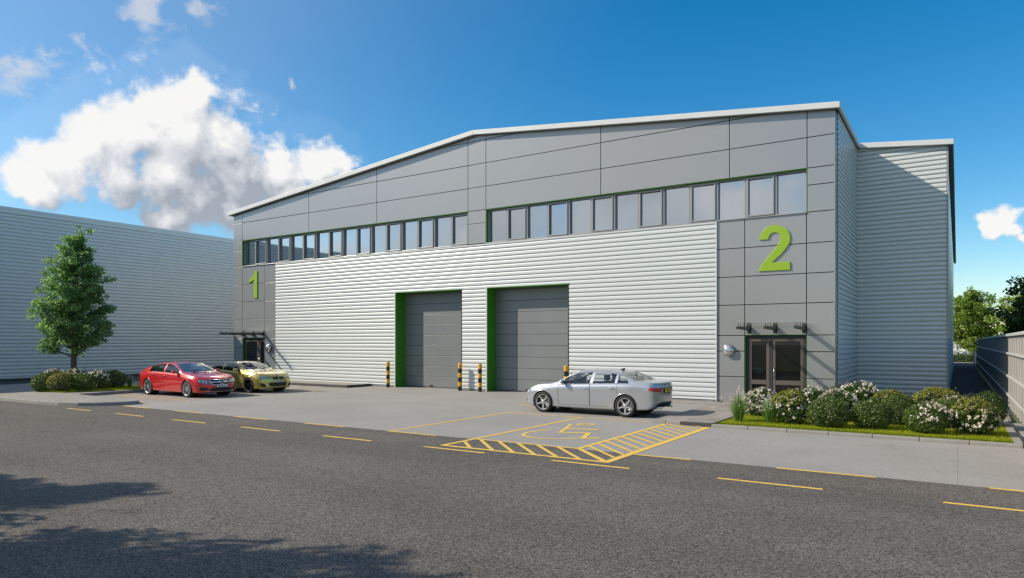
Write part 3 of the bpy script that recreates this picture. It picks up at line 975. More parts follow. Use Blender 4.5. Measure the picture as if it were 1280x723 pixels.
# ------------------------------------------------------------------ vegetation
rng = np.random.default_rng(11)
LM = dict(
    tree=leaf_mat('tree_leaves', [(.085, .18, .07), (.13, .26, .095), (.185, .33, .125), (.25, .41, .165)], .56),
    lime=leaf_mat('lime_leaves', [(.075, .15, .025), (.13, .23, .035), (.19, .30, .05), (.25, .35, .07)], .4),
    dark=leaf_mat('dark_leaves', [(.026, .07, .018), (.042, .105, .026), (.07, .145, .035)], .3),
    box=leaf_mat('box_leaves', [(.032, .060, .012), (.060, .105, .018), (.095, .155, .027), (.15, .225, .05)], .25, .35),
    shrub=leaf_mat('shrub_leaves', [(.035, .075, .018), (.06, .115, .026), (.09, .155, .036)], .3, .42),
    sage=leaf_mat('sage_leaves', [(.06, .09, .035), (.10, .135, .055), (.14, .18, .08)], .3),
    gold=leaf_mat('gold_leaves', [(.11, .14, .02), (.22, .25, .04), (.40, .38, .09)], .35),
    petal=leaf_mat('white_petals', [(.70, .62, .54), (.77, .72, .64), (.80, .78, .71)], .3, .6),
    yellow=leaf_mat('yellow_petals', [(.42, .33, .05), (.55, .45, .10)], .3, .6),
    blade=leaf_mat('grass_blades', [(.15, .23, .008), (.23, .31, .010), (.32, .38, .012), (.38, .40, .02)], .4, .6),
    tuft=leaf_mat('tuft_blades', [(.10, .22, .04), (.17, .32, .07), (.26, .40, .12)], .4, .5),
    plume=leaf_mat('plumes', [(.55, .50, .46), (.68, .64, .60)], .4, .8),
)

def mesh_quads(name, P, mat, tint, parent=None, smooth=False):
    """P: (n,4,3) array of quads"""
    n = len(P)
    me = bpy.data.meshes.new(name)
    me.vertices.add(n * 4); me.loops.add(n * 4); me.polygons.add(n)
    me.vertices.foreach_set('co', P.reshape(-1).astype(np.float32))
    me.loops.foreach_set('vertex_index', np.arange(n * 4, dtype=np.int32))
    me.polygons.foreach_set('loop_start', np.arange(0, n * 4, 4, dtype=np.int32))
    me.update(calc_edges=True)
    at = me.attributes.new('tint', 'FLOAT', 'FACE')
    at.data.foreach_set('value', tint.astype(np.float32))
    me.materials.append(mat)
    o = bpy.data.objects.new(name, me); col.objects.link(o)
    if parent: o.parent = parent
    return o

def leaves(pts, size, up=.35, aspect=.55, out=None, bend=.15):
    """rhombic leaves at pts with random heading; 'out' biases the leaf normal"""
    n = len(pts)
    nr = rng.normal(size=(n, 3)); nr[:, 2] += up * 2
    if out is not None: nr += out * 1.1
    nr /= np.linalg.norm(nr, axis=1, keepdims=True) + 1e-9
    t = rng.normal(size=(n, 3)); t -= nr * (t * nr).sum(1, keepdims=True); t /= np.linalg.norm(t, axis=1, keepdims=True) + 1e-9
    b = np.cross(nr, t)
    s = size * rng.uniform(.65, 1.25, size=(n, 1))
    P = np.empty((n, 4, 3))
    P[:, 0] = pts - t * s * .5
    P[:, 1] = pts + b * s * aspect * .5 + nr * s * bend - t * s * .05
    P[:, 2] = pts + t * s * .55
    P[:, 3] = pts - b * s * aspect * .5 + nr * s * bend - t * s * .05
    return P

def tree(name, loc, height, profile, label, mat, n_br=60, n_leaf=9000, leaf=.12, trunk_r=.12, clump=.38, seed=1, first=.14, group=None, rise=.55):
    """profile(t): crown radius at height fraction t"""
    r = random.Random(seed)
    root = empty(name, loc, 0, label, 'tree', group)
    mb = MB()
    pts = []; rad = []
    lean = (r.uniform(-.15, .15), r.uniform(-.15, .15))
    for i in range(15):
        t = i / 14
        pts.append((lean[0] * t * t * 2 + r.uniform(-.03, .03) * (i > 0), lean[1] * t * t * 2 + r.uniform(-.03, .03) * (i > 0), height * .97 * t - .05 * (i == 0)))
        rad.append(trunk_r * ((1 - t) ** .8 * .95 + .05) * (1.35 if i == 0 else 1))
    mb.tube(pts, rad, 9)
    def on_trunk(t):
        k = min(int(t * 14), 13); f_ = t * 14 - k
        return Vector(pts[k]).lerp(Vector(pts[k + 1]), f_), rad[k] * (1 - f_) + rad[k + 1] * f_
    centers = []
    az = r.uniform(0, 6.28)
    for i in range(n_br):
        t = first + (.96 - first) * (i + r.random()) / n_br
        p, pr_ = on_trunk(t)
        az += 2.4 + r.uniform(-.5, .5)
        tip_t = min(t + r.uniform(.05, .14), 1.02)
        L_ = profile(tip_t) * r.uniform(.72, 1.0)
        d = Vector((math.cos(az), math.sin(az), 0))
        q = p + d * L_ + Vector((0, 0, L_ * rise * r.uniform(.6, 1.3)))
        mid = p.lerp(q, .5) + Vector((0, 0, -.06 * L_)) + Vector((r.uniform(-.08, .08), r.uniform(-.08, .08), 0)) * L_
        br = max(.012, pr_ * .38)
        mb.tube([p, p.lerp(mid, .55), mid, q], [br, br * .75, br * .55, br * .2], 5)
        m = max(2, int(L_ / (clump * .62)))
        for k in range(m):
            s = .34 + .66 * (k + r.random() * .8) / m
            c = p.lerp(mid, s * 2) if s < .5 else mid.lerp(q, s * 2 - 1)
            off = Vector((r.gauss(0, 1), r.gauss(0, 1), r.gauss(0, .7))) * clump * .55 * (.5 + s)
            c2 = c + off
            if r.random() < .4: mb.tube([c, c2], [br * .3, br * .1], 4)
            centers.append((c2, clump * r.uniform(.55, 1.05), r.random()))
    for k in range(4):
        centers.append((Vector(pts[-1]) + Vector((r.uniform(-.1, .1), r.uniform(-.1, .1), r.uniform(-.35, .25))), clump * .5, r.random()))
    mb.build('trunk', M['bark'], root)
    C_ = np.array([tuple(c[0]) for c in centers]); S_ = np.array([c[1] for c in centers]); T_ = np.array([c[2] for c in centers])
    w = S_ ** 2 / (S_ ** 2).sum()
    idx = rng.choice(len(C_), size=n_leaf, p=w)
    d = rng.normal(size=(n_leaf, 3)); d /= np.linalg.norm(d, axis=1, keepdims=True)
    rr = rng.random((n_leaf, 1)) ** .45
    P = C_[idx] + d * rr * S_[idx][:, None] * np.array([1, 1, .62])
    keep = P[:, 2] > height * first * .55
    P = P[keep]; idx = idx[keep]; d = d[keep]
    Q = leaves(P, leaf, .5, .6, d * .5)
    mesh_quads('crown', Q, LM[mat], np.clip(T_[idx] * .45 + rng.random(len(idx)) * .6, 0, 1), root)
    return root

def prof_from(pts):
    xs = [p[0] for p in pts]; ys = [p[1] for p in pts]
    return lambda t: float(np.interp(t, xs, ys))

# the street tree on the island
tree('street_tree', (-34.25, 15.6, .10), 7.5, prof_from([(.10, .5), (.18, 1.1), (.26, 1.62), (.36, 1.74), (.5, 1.55), (.62, 1.32), (.72, 1.12), (.82, .9), (.9, .66), (.97, .42), (1.02, .15)]),
     'slender young green street tree on the planted island before the pale green shed', 'tree', n_br=110, n_leaf=25000, leaf=.125, trunk_r=.14, clump=.31, seed=6, first=.19, rise=.8)
# street trees across the road whose shade falls on the asphalt
pr3 = prof_from([(.08, .8), (.2, 2.1), (.4, 2.6), (.6, 2.2), (.8, 1.5), (.95, .8), (1.02, .3)])
pr2 = prof_from([(.15, .9), (.28, 2.0), (.45, 2.35), (.6, 2.1), (.8, 1.5), (.95, .8), (1.02, .3)])
tree('street_tree', (-21.6, -1.9, .1), 9.2, pr3, 'street tree across the road throwing the shade at the left picture edge', 'tree', n_br=80, n_leaf=19000, leaf=.20, trunk_r=.15, clump=.5, seed=8, first=.22)
tree('street_tree', (-14.5, -1.7, .1), 8.9, pr2, 'street tree across the road throwing the shade in the middle foreground', 'tree', n_br=70, n_leaf=14000, leaf=.20, trunk_r=.15, clump=.5, seed=9, first=.22)

# trees beyond the fence and the end of the path
wide = prof_from([(.1, .25), (.2, .6), (.35, .95), (.55, 1.0), (.75, .85), (.9, .55), (1.02, .15)])
def scaled(p, k): return lambda t: p(t) * k
far = [((1.6, 100, 0), 8.9, 3.3, 'lime', 'light green tree at the end of the side path beside the warehouse corner', 21),
       ((6.2, 88, 0), 8.3, 3.4, 'lime', 'bright green tree beyond the far end of the tall fence', 22),
       ((10.5, 98, 0), 10.0, 3.6, 'tree', 'mid green tree standing between the bright green and the dark tree', 23),
       ((5.6, 62, 0), 8.3, 2.7, 'dark', 'tall dark green tree behind the fence at the right picture edge', 24),
       ((8.6, 66, 0), 9.6, 3.2, 'dark', 'dark tree behind the fence cut by the right picture edge', 25)]
for (loc, h_, k, mt, lab, sd) in far:
    tree('tree', loc, h_, scaled(wide, k), lab, mt, n_br=70, n_leaf=12500, leaf=.30, trunk_r=.2, clump=.75, seed=sd, first=.12, group='trees beyond the fence', rise=.45)

# ---- shrubs
def foliage_shell(n, rx, ry, rz, rough=.08, fill=.25):
    d = rng.normal(size=(n, 3)); d /= np.linalg.norm(d, axis=1, keepdims=True)
    lob = 1 + rough * np.sin(d[:, 0] * 7 + 1.3) * np.cos(d[:, 1] * 6 + .4) + rough * .7 * np.sin(d[:, 2] * 9 + d[:, 0] * 4)
    rr = 1 - np.abs(rng.normal(0, fill * .5, size=n)); rr = np.clip(rr, .3, 1.06) * lob
    stray = rng.random(n) < .02 + rough * .25
    rr = np.where(stray, rr * rng.uniform(1.0, 1.0 + .10 + rough * 1.2, n), rr)
    P = d * rr[:, None] * np.array([rx, ry, rz]) + np.array([0, 0, rz * .92])
    ok = P[:, 2] > .03
    return P[ok], d[ok]

def stems(mb, rx, rz, n=9, seed=1):
    r = random.Random(seed)
    for i in range(n):
        a = r.uniform(0, 6.28); k = r.uniform(.3, .75)
        mb.tube([(0.04 * math.cos(a), .04 * math.sin(a), -.03), (rx * k * .5 * math.cos(a), rx * k * .5 * math.sin(a), rz * .7), (rx * k * math.cos(a), rx * k * math.sin(a), rz * 1.35)], [.018, .012, .005], 5)

def flowers(n, rx, ry, rz, size, side=None, petals=7, top=.0):
    """clusters of petals on the surface of the plant"""
    out = []; tn = []
    k = 0
    while k < n:
        d = rng.normal(size=3); d /= np.linalg.norm(d)
        if d[2] < top: continue
        if side is not None and (d * np.array(side)).sum() < .25: continue
        c = d * np.array([rx, ry, rz]) * rng.uniform(.98, 1.08) + np.array([0, 0, rz * .92])
        if c[2] < .1: continue
        q = rng.normal(size=(petals, 3)) * size * .42 + c
        out.append(leaves(q, size, .4, .85, np.tile(d, (petals, 1))))
        tn.append(rng.random(petals) * .6 + rng.random() * .4)
        k += 1
    return np.concatenate(out), np.concatenate(tn)

shrub_protos = {}
def shrub_proto(kind):
    """kinds of bush: box, white, gold, sage, bloom(box with white blooms on one side)"""
    root = empty('shrub')
    rx, rz = .52, .40
    mb = MB(); stems(mb, rx, rz, 9, hash(kind) % 7 + 3 if False else len(kind)); mb.build('stems', M['bark'], root)
    if kind in ('box', 'bloom', 'dense'):
        P, d = foliage_shell(5200, rx, rx, rz * 1.06, .03 if kind != 'dense' else .05, .22)
        mesh_quads('foliage', leaves(P, .050, .25, .6, d * .9), LM['box' if kind != 'dense' else 'shrub'], rng.random(len(P)), root)
        if kind == 'bloom':
            F, t = flowers(46, rx, rx, rz * 1.06, .05, side=(.75, -.5, .15)); tag(mesh_quads('flowers', F, LM['petal'], t, root), kind='stuff')
    elif kind == 'white':
        P, d = foliage_shell(3000, rx, rx, rz * 1.05, .13, .5)
        mesh_quads('foliage', leaves(P, .085, .3, .42, d * .5), LM['shrub'], rng.random(len(P)), root)
        F, t = flowers(105, rx, rx, rz * 1.07, .046, petals=7, top=-.45); tag(mesh_quads('flowers', F, LM['petal'], t, root), kind='stuff')
    elif kind == 'mixed':
        P, d = foliage_shell(2600, rx, rx, rz * 1.05, .13, .5)
        mesh_quads('foliage', leaves(P, .075, .3, .45, d * .5), LM['shrub'], rng.random(len(P)), root)
        F, t = flowers(85, rx, rx, rz * 1.0, .044, petals=8, top=-.5); tag(mesh_quads('flowers', F, LM['petal'], t, root), kind='stuff')
        F, t = flowers(150, rx * .92, rx * .92, rz * 1.12, .05, petals=9, top=.3); mesh_quads('yellow_shoots', F, LM['gold'], t, root)
    elif kind == 'gold':
        P, d = foliage_shell(3000, rx, rx, rz, .12, .4)
        mesh_quads('foliage', leaves(P, .06, .35, .5, d * .5), LM['sage'], rng.random(len(P)), root)
        F, t = flowers(190, rx, rx, rz * 1.04, .05, petals=9, top=.0); mesh_quads('yellow_shoots', F, LM['gold'], t, root)
    elif kind == 'sage':
        P, d = foliage_shell(4200, rx, rx, rz, .10, .4)
        mesh_quads('foliage', leaves(P, .06, .45, .4, d * .4), LM['sage'], rng.random(len(P)), root)
    return root

def place_shrub(kind, x, y, w, h, label, group, rz=0, z=.08):
    if kind not in shrub_protos:
        o = shrub_protos[kind] = shrub_proto(kind)
    else:
        o = copy_tree(shrub_protos[kind])
    o.location = (x, y, z); o.rotation_euler.z = rz
    o.scale = (w / 1.06, w / 1.06, h * .92 / .80)
    tag(o, label, 'shrub', group)

G1 = 'shrubs in the bed by the right entrance'
for a in [
    ('bloom', -.62, 18.95, .96, .80, 'clipped dark green ball shrub with white blooms on its right flank at the bed front', G1, 0),
    ('box', -2.75, 18.95, 1.04, .84, 'largest clipped dark green ball shrub at the front of the bed', G1, 1.0),
    ('box', -1.80, 19.25, .98, .80, 'clipped dark ball shrub in the bed front between the largest and the blooming ball', G1, 2.2),
    ('mixed', .32, 19.35, 1.0, .84, 'bush of white flowers and yellow shoots at the right front end of the bed', G1, .4),
    ('mixed', -3.72, 19.25, .98, .88, 'bush of white flowers and yellow shoots left of the largest ball shrub', G1, 2.0),
    ('white', -4.78, 20.8, 1.05, .86, 'white flowering bush at the left rear corner of the bed before the entrance door', G1, .7),
    ('box', -.20, 20.5, .92, .76, 'dark ball shrub half hidden behind the blooming ball and the right flower bush', G1, .3),
    ('box', -1.35, 20.5, .90, .82, 'dark ball shrub in the second row below yellow tipped foliage', G1, 4.0),
    ('white', -3.55, 21.0, 1.35, .92, 'wide white flowering bush in the second row before the glass door', G1, 2.9),
    ('white', -2.75, 20.6, 1.0, .90, 'white flowering bush behind the largest ball shrub', G1, 5.2),
    ('white', -2.35, 21.9, 1.2, 1.08, 'tallest white flowering bush at the back of the bed', G1, 1.7),
    ('sage', -3.0, 22.6, 1.6, .95, 'grey green mounded bush at the back of the bed near the door', G1, .9),
    ('gold', -1.55, 21.6, 1.05, .88, 'yellow tipped bush in the middle of the bed', G1, 3.3),
    ('gold', -.45, 21.8, 1.25, .98, 'yellow green bush right of the yellow tipped one', G1, 5.9),
    ('sage', .25, 22.0, 1.25, .86, 'low grey green spreading bush at the right back of the bed', G1, 2.1),
    ('white', -.0, 21.2, .9, .78, 'small white flowering bush among the grey green ones at the right', G1, 4.4),
    ('dense', .66, 21.6, .82, .96, 'dense dark rounded hedge bush at the right rear end of the bed', G1, .2),
]: place_shrub(*a)
G2 = 'shrubs under the street tree'
for a in [
    ('box', -33.25, 13.95, .98, .86, 'dark ball shrub at the left end of the island planting', G2, .5),
    ('gold', -32.35, 14.25, 1.0, .86, 'yellow flowering bush in the middle of the island planting', G2, 2.5),
    ('box', -32.0, 15.0, 1.08, .86, 'dark ball shrub right of the yellow bush under the tree', G2, 1.2),
    ('bloom', -32.45, 15.85, 1.1, .92, 'dark ball shrub with a few white blooms at the right of the island planting', G2, 6.0),
    ('white', -34.0, 14.75, 1.1, .98, 'pink and white flowering bush behind the dark ball at the left of the island', G2, .2),
    ('white', -33.6, 15.35, 1.05, .98, 'white flowering bush close before the tree trunk', G2, 1.9),
    ('gold', -33.0, 16.75, 1.1, .86, 'yellow tipped bush at the far right end of the island planting', G2, 3.9),
]: place_shrub(*a, z=.10)

# ornamental grass with white plumes
def tuft_proto(n=520, h=.62, sp=.34):
    root = empty('ornamental_grass')
    quads = []; tn = []
    pl = []; pt = []
    for i in range(n):
        a = rng.uniform(0, 6.28); k = abs(rng.normal(0, .6)); L_ = h * rng.uniform(.6, 1.1)
        dx, dy = math.cos(a), math.sin(a)
        p0 = np.array([dx * .05 * k, dy * .05 * k, 0]); out = sp * min(k, 1.5)
        p1 = p0 + np.array([dx * out * .35, dy * out * .35, L_ * .65]); p2 = p0 + np.array([dx * out, dy * out, L_ * (1 - .28 * min(k, 1.3))])
        w = np.array([-dy, dx, 0]) * .006
        quads.append([p0 - w, p0 + w, p1 + w * .8, p1 - w * .8]); quads.append([p1 - w * .8, p1 + w * .8, p2 + w * .15, p2 - w * .15]); t = rng.random(); tn += [t, t]
        if i % 9 == 0:
            d = (p2 - p1); d /= np.linalg.norm(d)
            for q in range(9):
                c = p2 + d * (q * .016 + .01)
                pl.append(leaves((c + rng.normal(size=3) * .008)[None], .03, .1, .6)[0]); pt.append(rng.random())
    mesh_quads('blades', np.array(quads), LM['tuft'], np.array(tn), root)
    mesh_quads('plumes', np.array(pl), LM['plume'], np.array(pt), root)
    return root
tp = tuft_proto()
for i, (x, y, s, lab) in enumerate([(-4.98, 18.98, 1.25, 'bright green grass tuft with white plumes at the left tip of the bed'),
                                    (-4.22, 19.1, 1.1, 'smaller plumed grass tuft between the two flower bushes')]):
    o = tp if i == 0 else copy_tree(tp)
    o.location = (x, y, .085); o.scale = (s, s, s); o.rotation_euler.z = i * 2
    tag(o, lab, 'ornamental grass', 'plumed grass tufts')
o = copy_tree(tp); o.location = (-32.6, 17.3, .11); o.scale = (.7, .7, .9); tag(o, 'thin wispy grass tuft at the right end of the island planting', 'ornamental grass', 'plumed grass tufts')

# mown grass
def lawn(n, poly_fn, z, h=.05):
    P = []
    pts = poly_fn(n)
    a = rng.uniform(0, 6.28, len(pts)); hh = h * rng.uniform(.5, 1.3, len(pts))
    w = np.stack([np.cos(a), np.sin(a), 0 * a], 1) * .006
    b = np.stack([pts[:, 0], pts[:, 1], np.full(len(pts), z)], 1)
    tip = b + np.stack([rng.normal(0, .018, len(pts)), rng.normal(0, .018, len(pts)), hh], 1)
    return np.stack([b - w, b + w, tip + w * .2, tip - w * .2], 1)
def rect(n): return np.stack([rng.uniform(-5.3, 1.0, n), 18.3 + 5.1 * rng.random(n) ** 1.8], 1)
Q = lawn(60000, rect, .083, .05)
ok = ~((Q[:, 0, 0] > 1.0))
tag(mesh_quads('lawn', Q, LM['blade'], rng.random(len(Q))), kind='stuff')
GP = [(-34.6, 14.15), (-33.2, 13.75), (-31.6, 14.0), (-31.25, 15.2), (-31.0, 16.6), (-31.75, 17.8), (-34.6, 17.9)]
slab('planting_bed', GP, .0, .128, M['grass_ground'])
def island(n):
    p = np.stack([rng.uniform(-34.6, -30.8, n), rng.uniform(13.7, 17.9, n)], 1)
    keep = np.ones(n, bool)
    for i in range(len(GP)):
        a, b = GP[i], GP[(i + 1) % len(GP)]
        keep &= ((b[0] - a[0]) * (p[:, 1] - a[1]) - (b[1] - a[1]) * (p[:, 0] - a[0])) > .0
    return p[keep]
Q = lawn(30000, island, .125, .06)
tag(mesh_quads('lawn', Q, LM['blade'], rng.random(len(Q))), kind='stuff')

# clipped hedge at the end of the path
hd = empty('hedge', (1, 93.5, 0), 0, 'low dark hedge across the far end of the side path', 'hedge')
n = 9000
P = np.stack([rng.uniform(-7, 9, n), rng.normal(0, .45, n), np.abs(rng.normal(.55, .36, n))], 1)
P[:, 2] = np.clip(P[:, 2], .02, 1.35 + .15 * np.sin(P[:, 0] * 2.1) + .1 * np.sin(P[:, 0] * 5))
mesh_quads('foliage', leaves(P, .16, .3, .6), LM['dark'], rng.random(n), hd)
# ------------------------------------------------------------------ cars
def pchip(pts):
    pts = sorted(pts)
    x = np.array([p[0] for p in pts], float); y = np.array([p[1] for p in pts], float)
    h = np.diff(x); d = np.diff(y) / h
    m = np.zeros(len(x))
    m[0], m[-1] = d[0], d[-1]
    for i in range(1, len(x) - 1):
        if d[i - 1] * d[i] > 0:
            w1, w2 = 2 * h[i] + h[i - 1], h[i] + 2 * h[i - 1]
            m[i] = (w1 + w2) / (w1 / d[i - 1] + w2 / d[i])
    def f(t):
        t = min(max(t, x[0]), x[-1])
        i = min(int(np.searchsorted(x, t, 'right')) - 1, len(x) - 2); i = max(i, 0)
        s = (t - x[i]) / h[i]
        return float((1 + 2 * s) * (1 - s) ** 2 * y[i] + s * (1 - s) ** 2 * h[i] * m[i] + s * s * (3 - 2 * s) * y[i + 1] + s * s * (s - 1) * h[i] * m[i + 1])
    return f

CM = dict(
    glass=glass_mat('car_glass', (.84, .87, .86), .05),
    screen=glass_mat('windscreen_glass', (.66, .70, .70), .26),
    tint=glass_mat('tinted_car_glass', (.34, .37, .37), .05),
    tyre=pmat('tyre_rubber', (.014, .014, .015), .75, noise=.2, nscale=6),
    dark=pmat('dark_plastic', (.012, .012, .013), .55),
    cabin=pmat('cabin_trim', (.035, .034, .036), .7),
    seat=pmat('seat_leather', (.03, .03, .032), .5),
    chrome=pmat('chrome', (.78, .79, .80), .10, 1.0),
    rim_silver=pmat('rim_silver', (.62, .63, .65), .22, .85),
    rim_dark=pmat('rim_black', (.018, .018, .02), .25, .3, coat=.5),
    disc=pmat('brake_disc', (.28, .28, .28), .35, .9),
    caliper=pmat('brake_caliper', (.45, .03, .02), .4),
    lens=pmat('headlamp_lens', (.22, .30, .36), .06, .55, coat=1.0),
    lampcore=pmat('headlamp_core', (.75, .78, .80), .08, .9),
    red_lens=pmat('tail_lamp_lens', (.42, .008, .012), .12, .0, .6, coat=1.0),
    plate_w=pmat('plate_white', (.72, .74, .78), .35),
    plate_y=pmat('plate_yellow', (.78, .52, .03), .35),
    letter=pmat('plate_letter', (.02, .02, .03), .5),
    white=pmat('white_lens', (.75, .75, .74), .15, .2, coat=1.0),
)

def chaikin(p, it):
    p = np.array(p, float)
    for _ in range(it):
        q = np.empty((2 * len(p) - 2, 2))
        q[0::2] = p[:-1] * .75 + p[1:] * .25; q[1::2] = p[:-1] * .25 + p[1:] * .75
        q[0] = p[0]; q[-1] = p[-1]
        p = q
    return p

def make_car(name, S, label, loc, rz, group=None):
    root = empty(name, loc, rz, label, 'car', group)
    fT, fB, fS, fW = pchip(S['top']), pchip(S['bot']), pchip(S['belt']), pchip(S['wid'])
    xf, xr = S['wid'][-1][0], S['wid'][0][0]
    if xf < xr: xf, xr = xr, xf
    tum = S.get('tumble', .42)
    def half(x):
        W, zb, zs, zt = fW(x), fB(x), fS(x), fT(x)
        zt = max(zt, zs + .015); h = zt - zs
        ys = .945 * W; yr = ys - .03 - tum * h
        lo = [(.82 * W, zb), (.945 * W, zb + .015), (.968 * W, zb + .06), (.972 * W, zb + .15), (.985 * W, zb + .36 * (zs - zb)),
              (1.0 * W, zb + .62 * (zs - zb)), (1.0 * W, zb + .80 * (zs - zb)), (.992 * W, zs - .085 * min(1, (zs - zb) / .5)), (.97 * W, zs - .02), (ys, zs)]
        up = [(ys - .02, zs + .10 * h), (ys + .30 * (yr - ys), zs + .34 * h), (yr + .18 * (ys - yr), zs + .78 * h), (yr, zs + .90 * h), (.80 * yr, zs + .955 * h), (.5 * yr, zt - .012 * min(1, h / .2)), (.0, zt)]
        c = chaikin(lo + up, 3)
        seg = np.linalg.norm(np.diff(c, axis=0), axis=1); s = np.concatenate([[0], np.cumsum(seg)]); s /= s[-1]
        q = np.linspace(0, 1, 120)
        c = np.stack([np.interp(q, s, c[:, 0]), np.interp(q, s, c[:, 1])], 1)
        flo = np.array([(0, zb), (.3 * W, zb), (.6 * W, zb)])
        return np.concatenate([flo, c]), (W, zb, zs, zt, ys, yr)
    xs = np.arange(xr, xf + 1e-6, (xf - xr) / 340)
    secs = []
    info = {}
    for x in xs:
        c, inf = half(x); secs.append((x, c, inf))
    K = len(secs[0][1])
    rings = []
    def cap(x, c, sgn):
        zc = (c[:, 1].min() + c[:, 1].max()) / 2
        out = []
        for k in range(1, 15):
            a = k / 14 * math.pi / 2
            s = math.cos(a); 
            cc = c.copy(); cc[:, 0] *= max(s, .002); cc[:, 1] = zc + (cc[:, 1] - zc) * max(s, .002)
            out.append((x + sgn * S.get('bulge', .022) * math.sin(a), cc))
        return out
    rings = [(x, c) for x, c in cap(secs[0][0], secs[0][1], -1)][::-1] + [(x, c) for x, c, _ in secs] + cap(secs[-1][0], secs[-1][1], 1)
    nx0 = 14
    kf, kr = S.get('curve_f', .20), S.get('curve_r', .14)
    x1f, x1r = xf - .75, xr + .6
    rake = S.get('rake', .0); raker = S.get('rake_r', 0.)
    def warp(x, y, z):
        if x > x1f:
            t = min((x - x1f) / (xf - x1f), 1.2)
            x = x - kf * t * t * (abs(y) / .9) ** 2.3 - rake * t * t * max(0, z - .5)
        elif x < x1r:
            t = min((x1r - x) / (x1r - xr), 1.2)
            x = x + kr * t * t * (abs(y) / .9) ** 2.3 + raker * t * t * (z - .55)
        return (x, y, z)
    n = len(rings); K2 = 2 * K - 2
    V = []
    for x, c in rings:
        for k in range(K): V.append(warp(x, c[k, 0], c[k, 1]))
        for k in range(K - 2, 0, -1): V.append(warp(x, -c[k, 0], c[k, 1]))
    F = []
    for i in range(n - 1):
        for k in range(K2):
            k2 = (k + 1) % K2
            F.append((i * K2 + k, (i + 1) * K2 + k, (i + 1) * K2 + k2, i * K2 + k2))
    F.append(tuple(range(K2))); F.append(tuple(range((n - 1) * K2, n * K2))[::-1])
    V3 = [Vector(v) for v in V]
    bvh = BVHTree.FromPolygons(V3, F)
    # make sure the faces look outwards
    a, b, c_, _d = F[(n // 2) * K2 + K // 2]
    nn = (V3[b] - V3[a]).cross(V3[c_] - V3[a])
    if nn.y < 0: F = [f[::-1] for f in F]

    ax = S['axles']; Rw = S['Rw']; Ra = Rw + .038; zw = Rw
    wsb, wst = S['windscreen']; rwt, rwb = S['rear_window']
    wins = S['windows']; doors = S['doors']
    # face classes
    parts = {}
    fx = np.array([V[f[0]] for f in F[:-2]]); f2 = np.array([V[f[2]] for f in F[:-2]])
    cen = (fx + f2) / 2
    cls = []
    cache = {}
    for i, f in enumerate(F[:-2]):
        x, y, z = cen[i]
        key = 'body'
        ay = abs(y); side = 'l' if y > 0 else 'r'
        W = fW(x)
        if ay > W * .60 and z < zw + Ra and min((x - ax[0]) ** 2, (x - ax[1]) ** 2) + (z - zw) ** 2 < Ra * Ra:
            continue
        ri = i // K2
        if not (nx0 <= ri < n - nx0 - 1):
            parts.setdefault(key, []).append(f); continue
        ci = cache.get(ri)
        if ci is None:
            ci = cache[ri] = secs[min(ri - nx0, len(secs) - 1)][2]
        W, zb, zs, zt, ys, yr = ci
        h = zt - zs
        if h > .02:
            rail = yr * .955
            up = z > zs + .5 * h
            if up and ay < rail and wst - .10 * ay ** 2 < x < wsb - .22 * ay ** 2 and z > zs + .80 * h: key = 'windscreen'
            elif up and ay < rail * .96 and rwb + .16 * ay ** 2 < x < rwt + .05 * ay ** 2 and z > zs + .80 * h: key = 'rear_window'
            elif x > wsb - .22 * ay ** 2 + .03 and ay < ys - .055 and x < xf - .14 and z > zs: key = 'bonnet'
            elif zs + .028 < z < zs + (.80 if h > .25 else .74) * h and h > .07:
                for j, (xa, xb, sa, sb) in enumerate(wins):
                    dz = z - zs
                    if xb + sb * dz < x < xa + sa * dz: key = 'side_window_%d%s' % (j, side)
        if key == 'body':
            for j, (xa, xb) in enumerate(doors):
                xx = x
                if xb < xx < xa and zb + .11 < z < zs + .028 and ay > W * .8 and (x - ax[1]) ** 2 + (z - zw) ** 2 > (Ra + .05) ** 2:
                    key = 'door_%d%s' % (j, side)
        parts.setdefault(key, []).append(f)
    parts['body'] += F[-2:]

    def sub(nm, faces, mats, parent, smooth=True):
        idx = {}; vs = []; fs = []
        for f in faces:
            q = []
            for v in f:
                if v not in idx: idx[v] = len(vs); vs.append(V[v])
                q.append(idx[v])
            fs.append(tuple(q))
        mb = MB(); mb.add(vs, fs, 0, smooth)
        return mb, lambda: mb.build(nm, mats, parent)

    def hitp(o, d):
        h = bvh.ray_cast(Vector(o), Vector(d))
        return h
    def patch(mb, yaw, poly, off=.006, mi=0, step=.03, pitch=None):
        """outline (u,z) seen from direction yaw (0 front, 90 left, 180 rear), laid onto the body skin"""
        a = R(yaw); d = Vector((-math.cos(a), -math.sin(a), 0)); u = Vector((-math.sin(a), math.cos(a), 0))
        bd = []
        m_ = len(poly)
        # lamps at the corners are given from the corner of the nose or tail
        pv_ = Vector((0, 0, 0))
        if 5 < abs(yaw) < 85: pv_ = Vector((xf - .10, math.copysign(S.get('lamp_y', .42), yaw), 0))
        elif 95 < abs(yaw) < 175: pv_ = Vector((xr + .08, math.copysign(.40, yaw), 0))
        pu = pv_.dot(u)
        poly = [(p[0] + pu, p[1]) for p in poly]
        for i in range(m_):
            p, q = Vector(poly[i]), Vector(poly[(i + 1) % m_])
            k = max(1, int((q - p).length / step))
            for j in range(k): bd.append(p.lerp(q, j / k))
        x0 = min(p.x for p in bd); x1 = max(p.x for p in bd); z0 = min(p.y for p in bd); z1 = max(p.y for p in bd)
        pts = list(bd)
        def inside(x, z):
            c = False
            for i in range(len(bd)):
                A, B = bd[i], bd[i - 1]
                if (A.y > z) != (B.y > z) and x < (B.x - A.x) * (z - A.y) / (B.y - A.y) + A.x: c = not c
            return c
        gx = x0 + step / 2
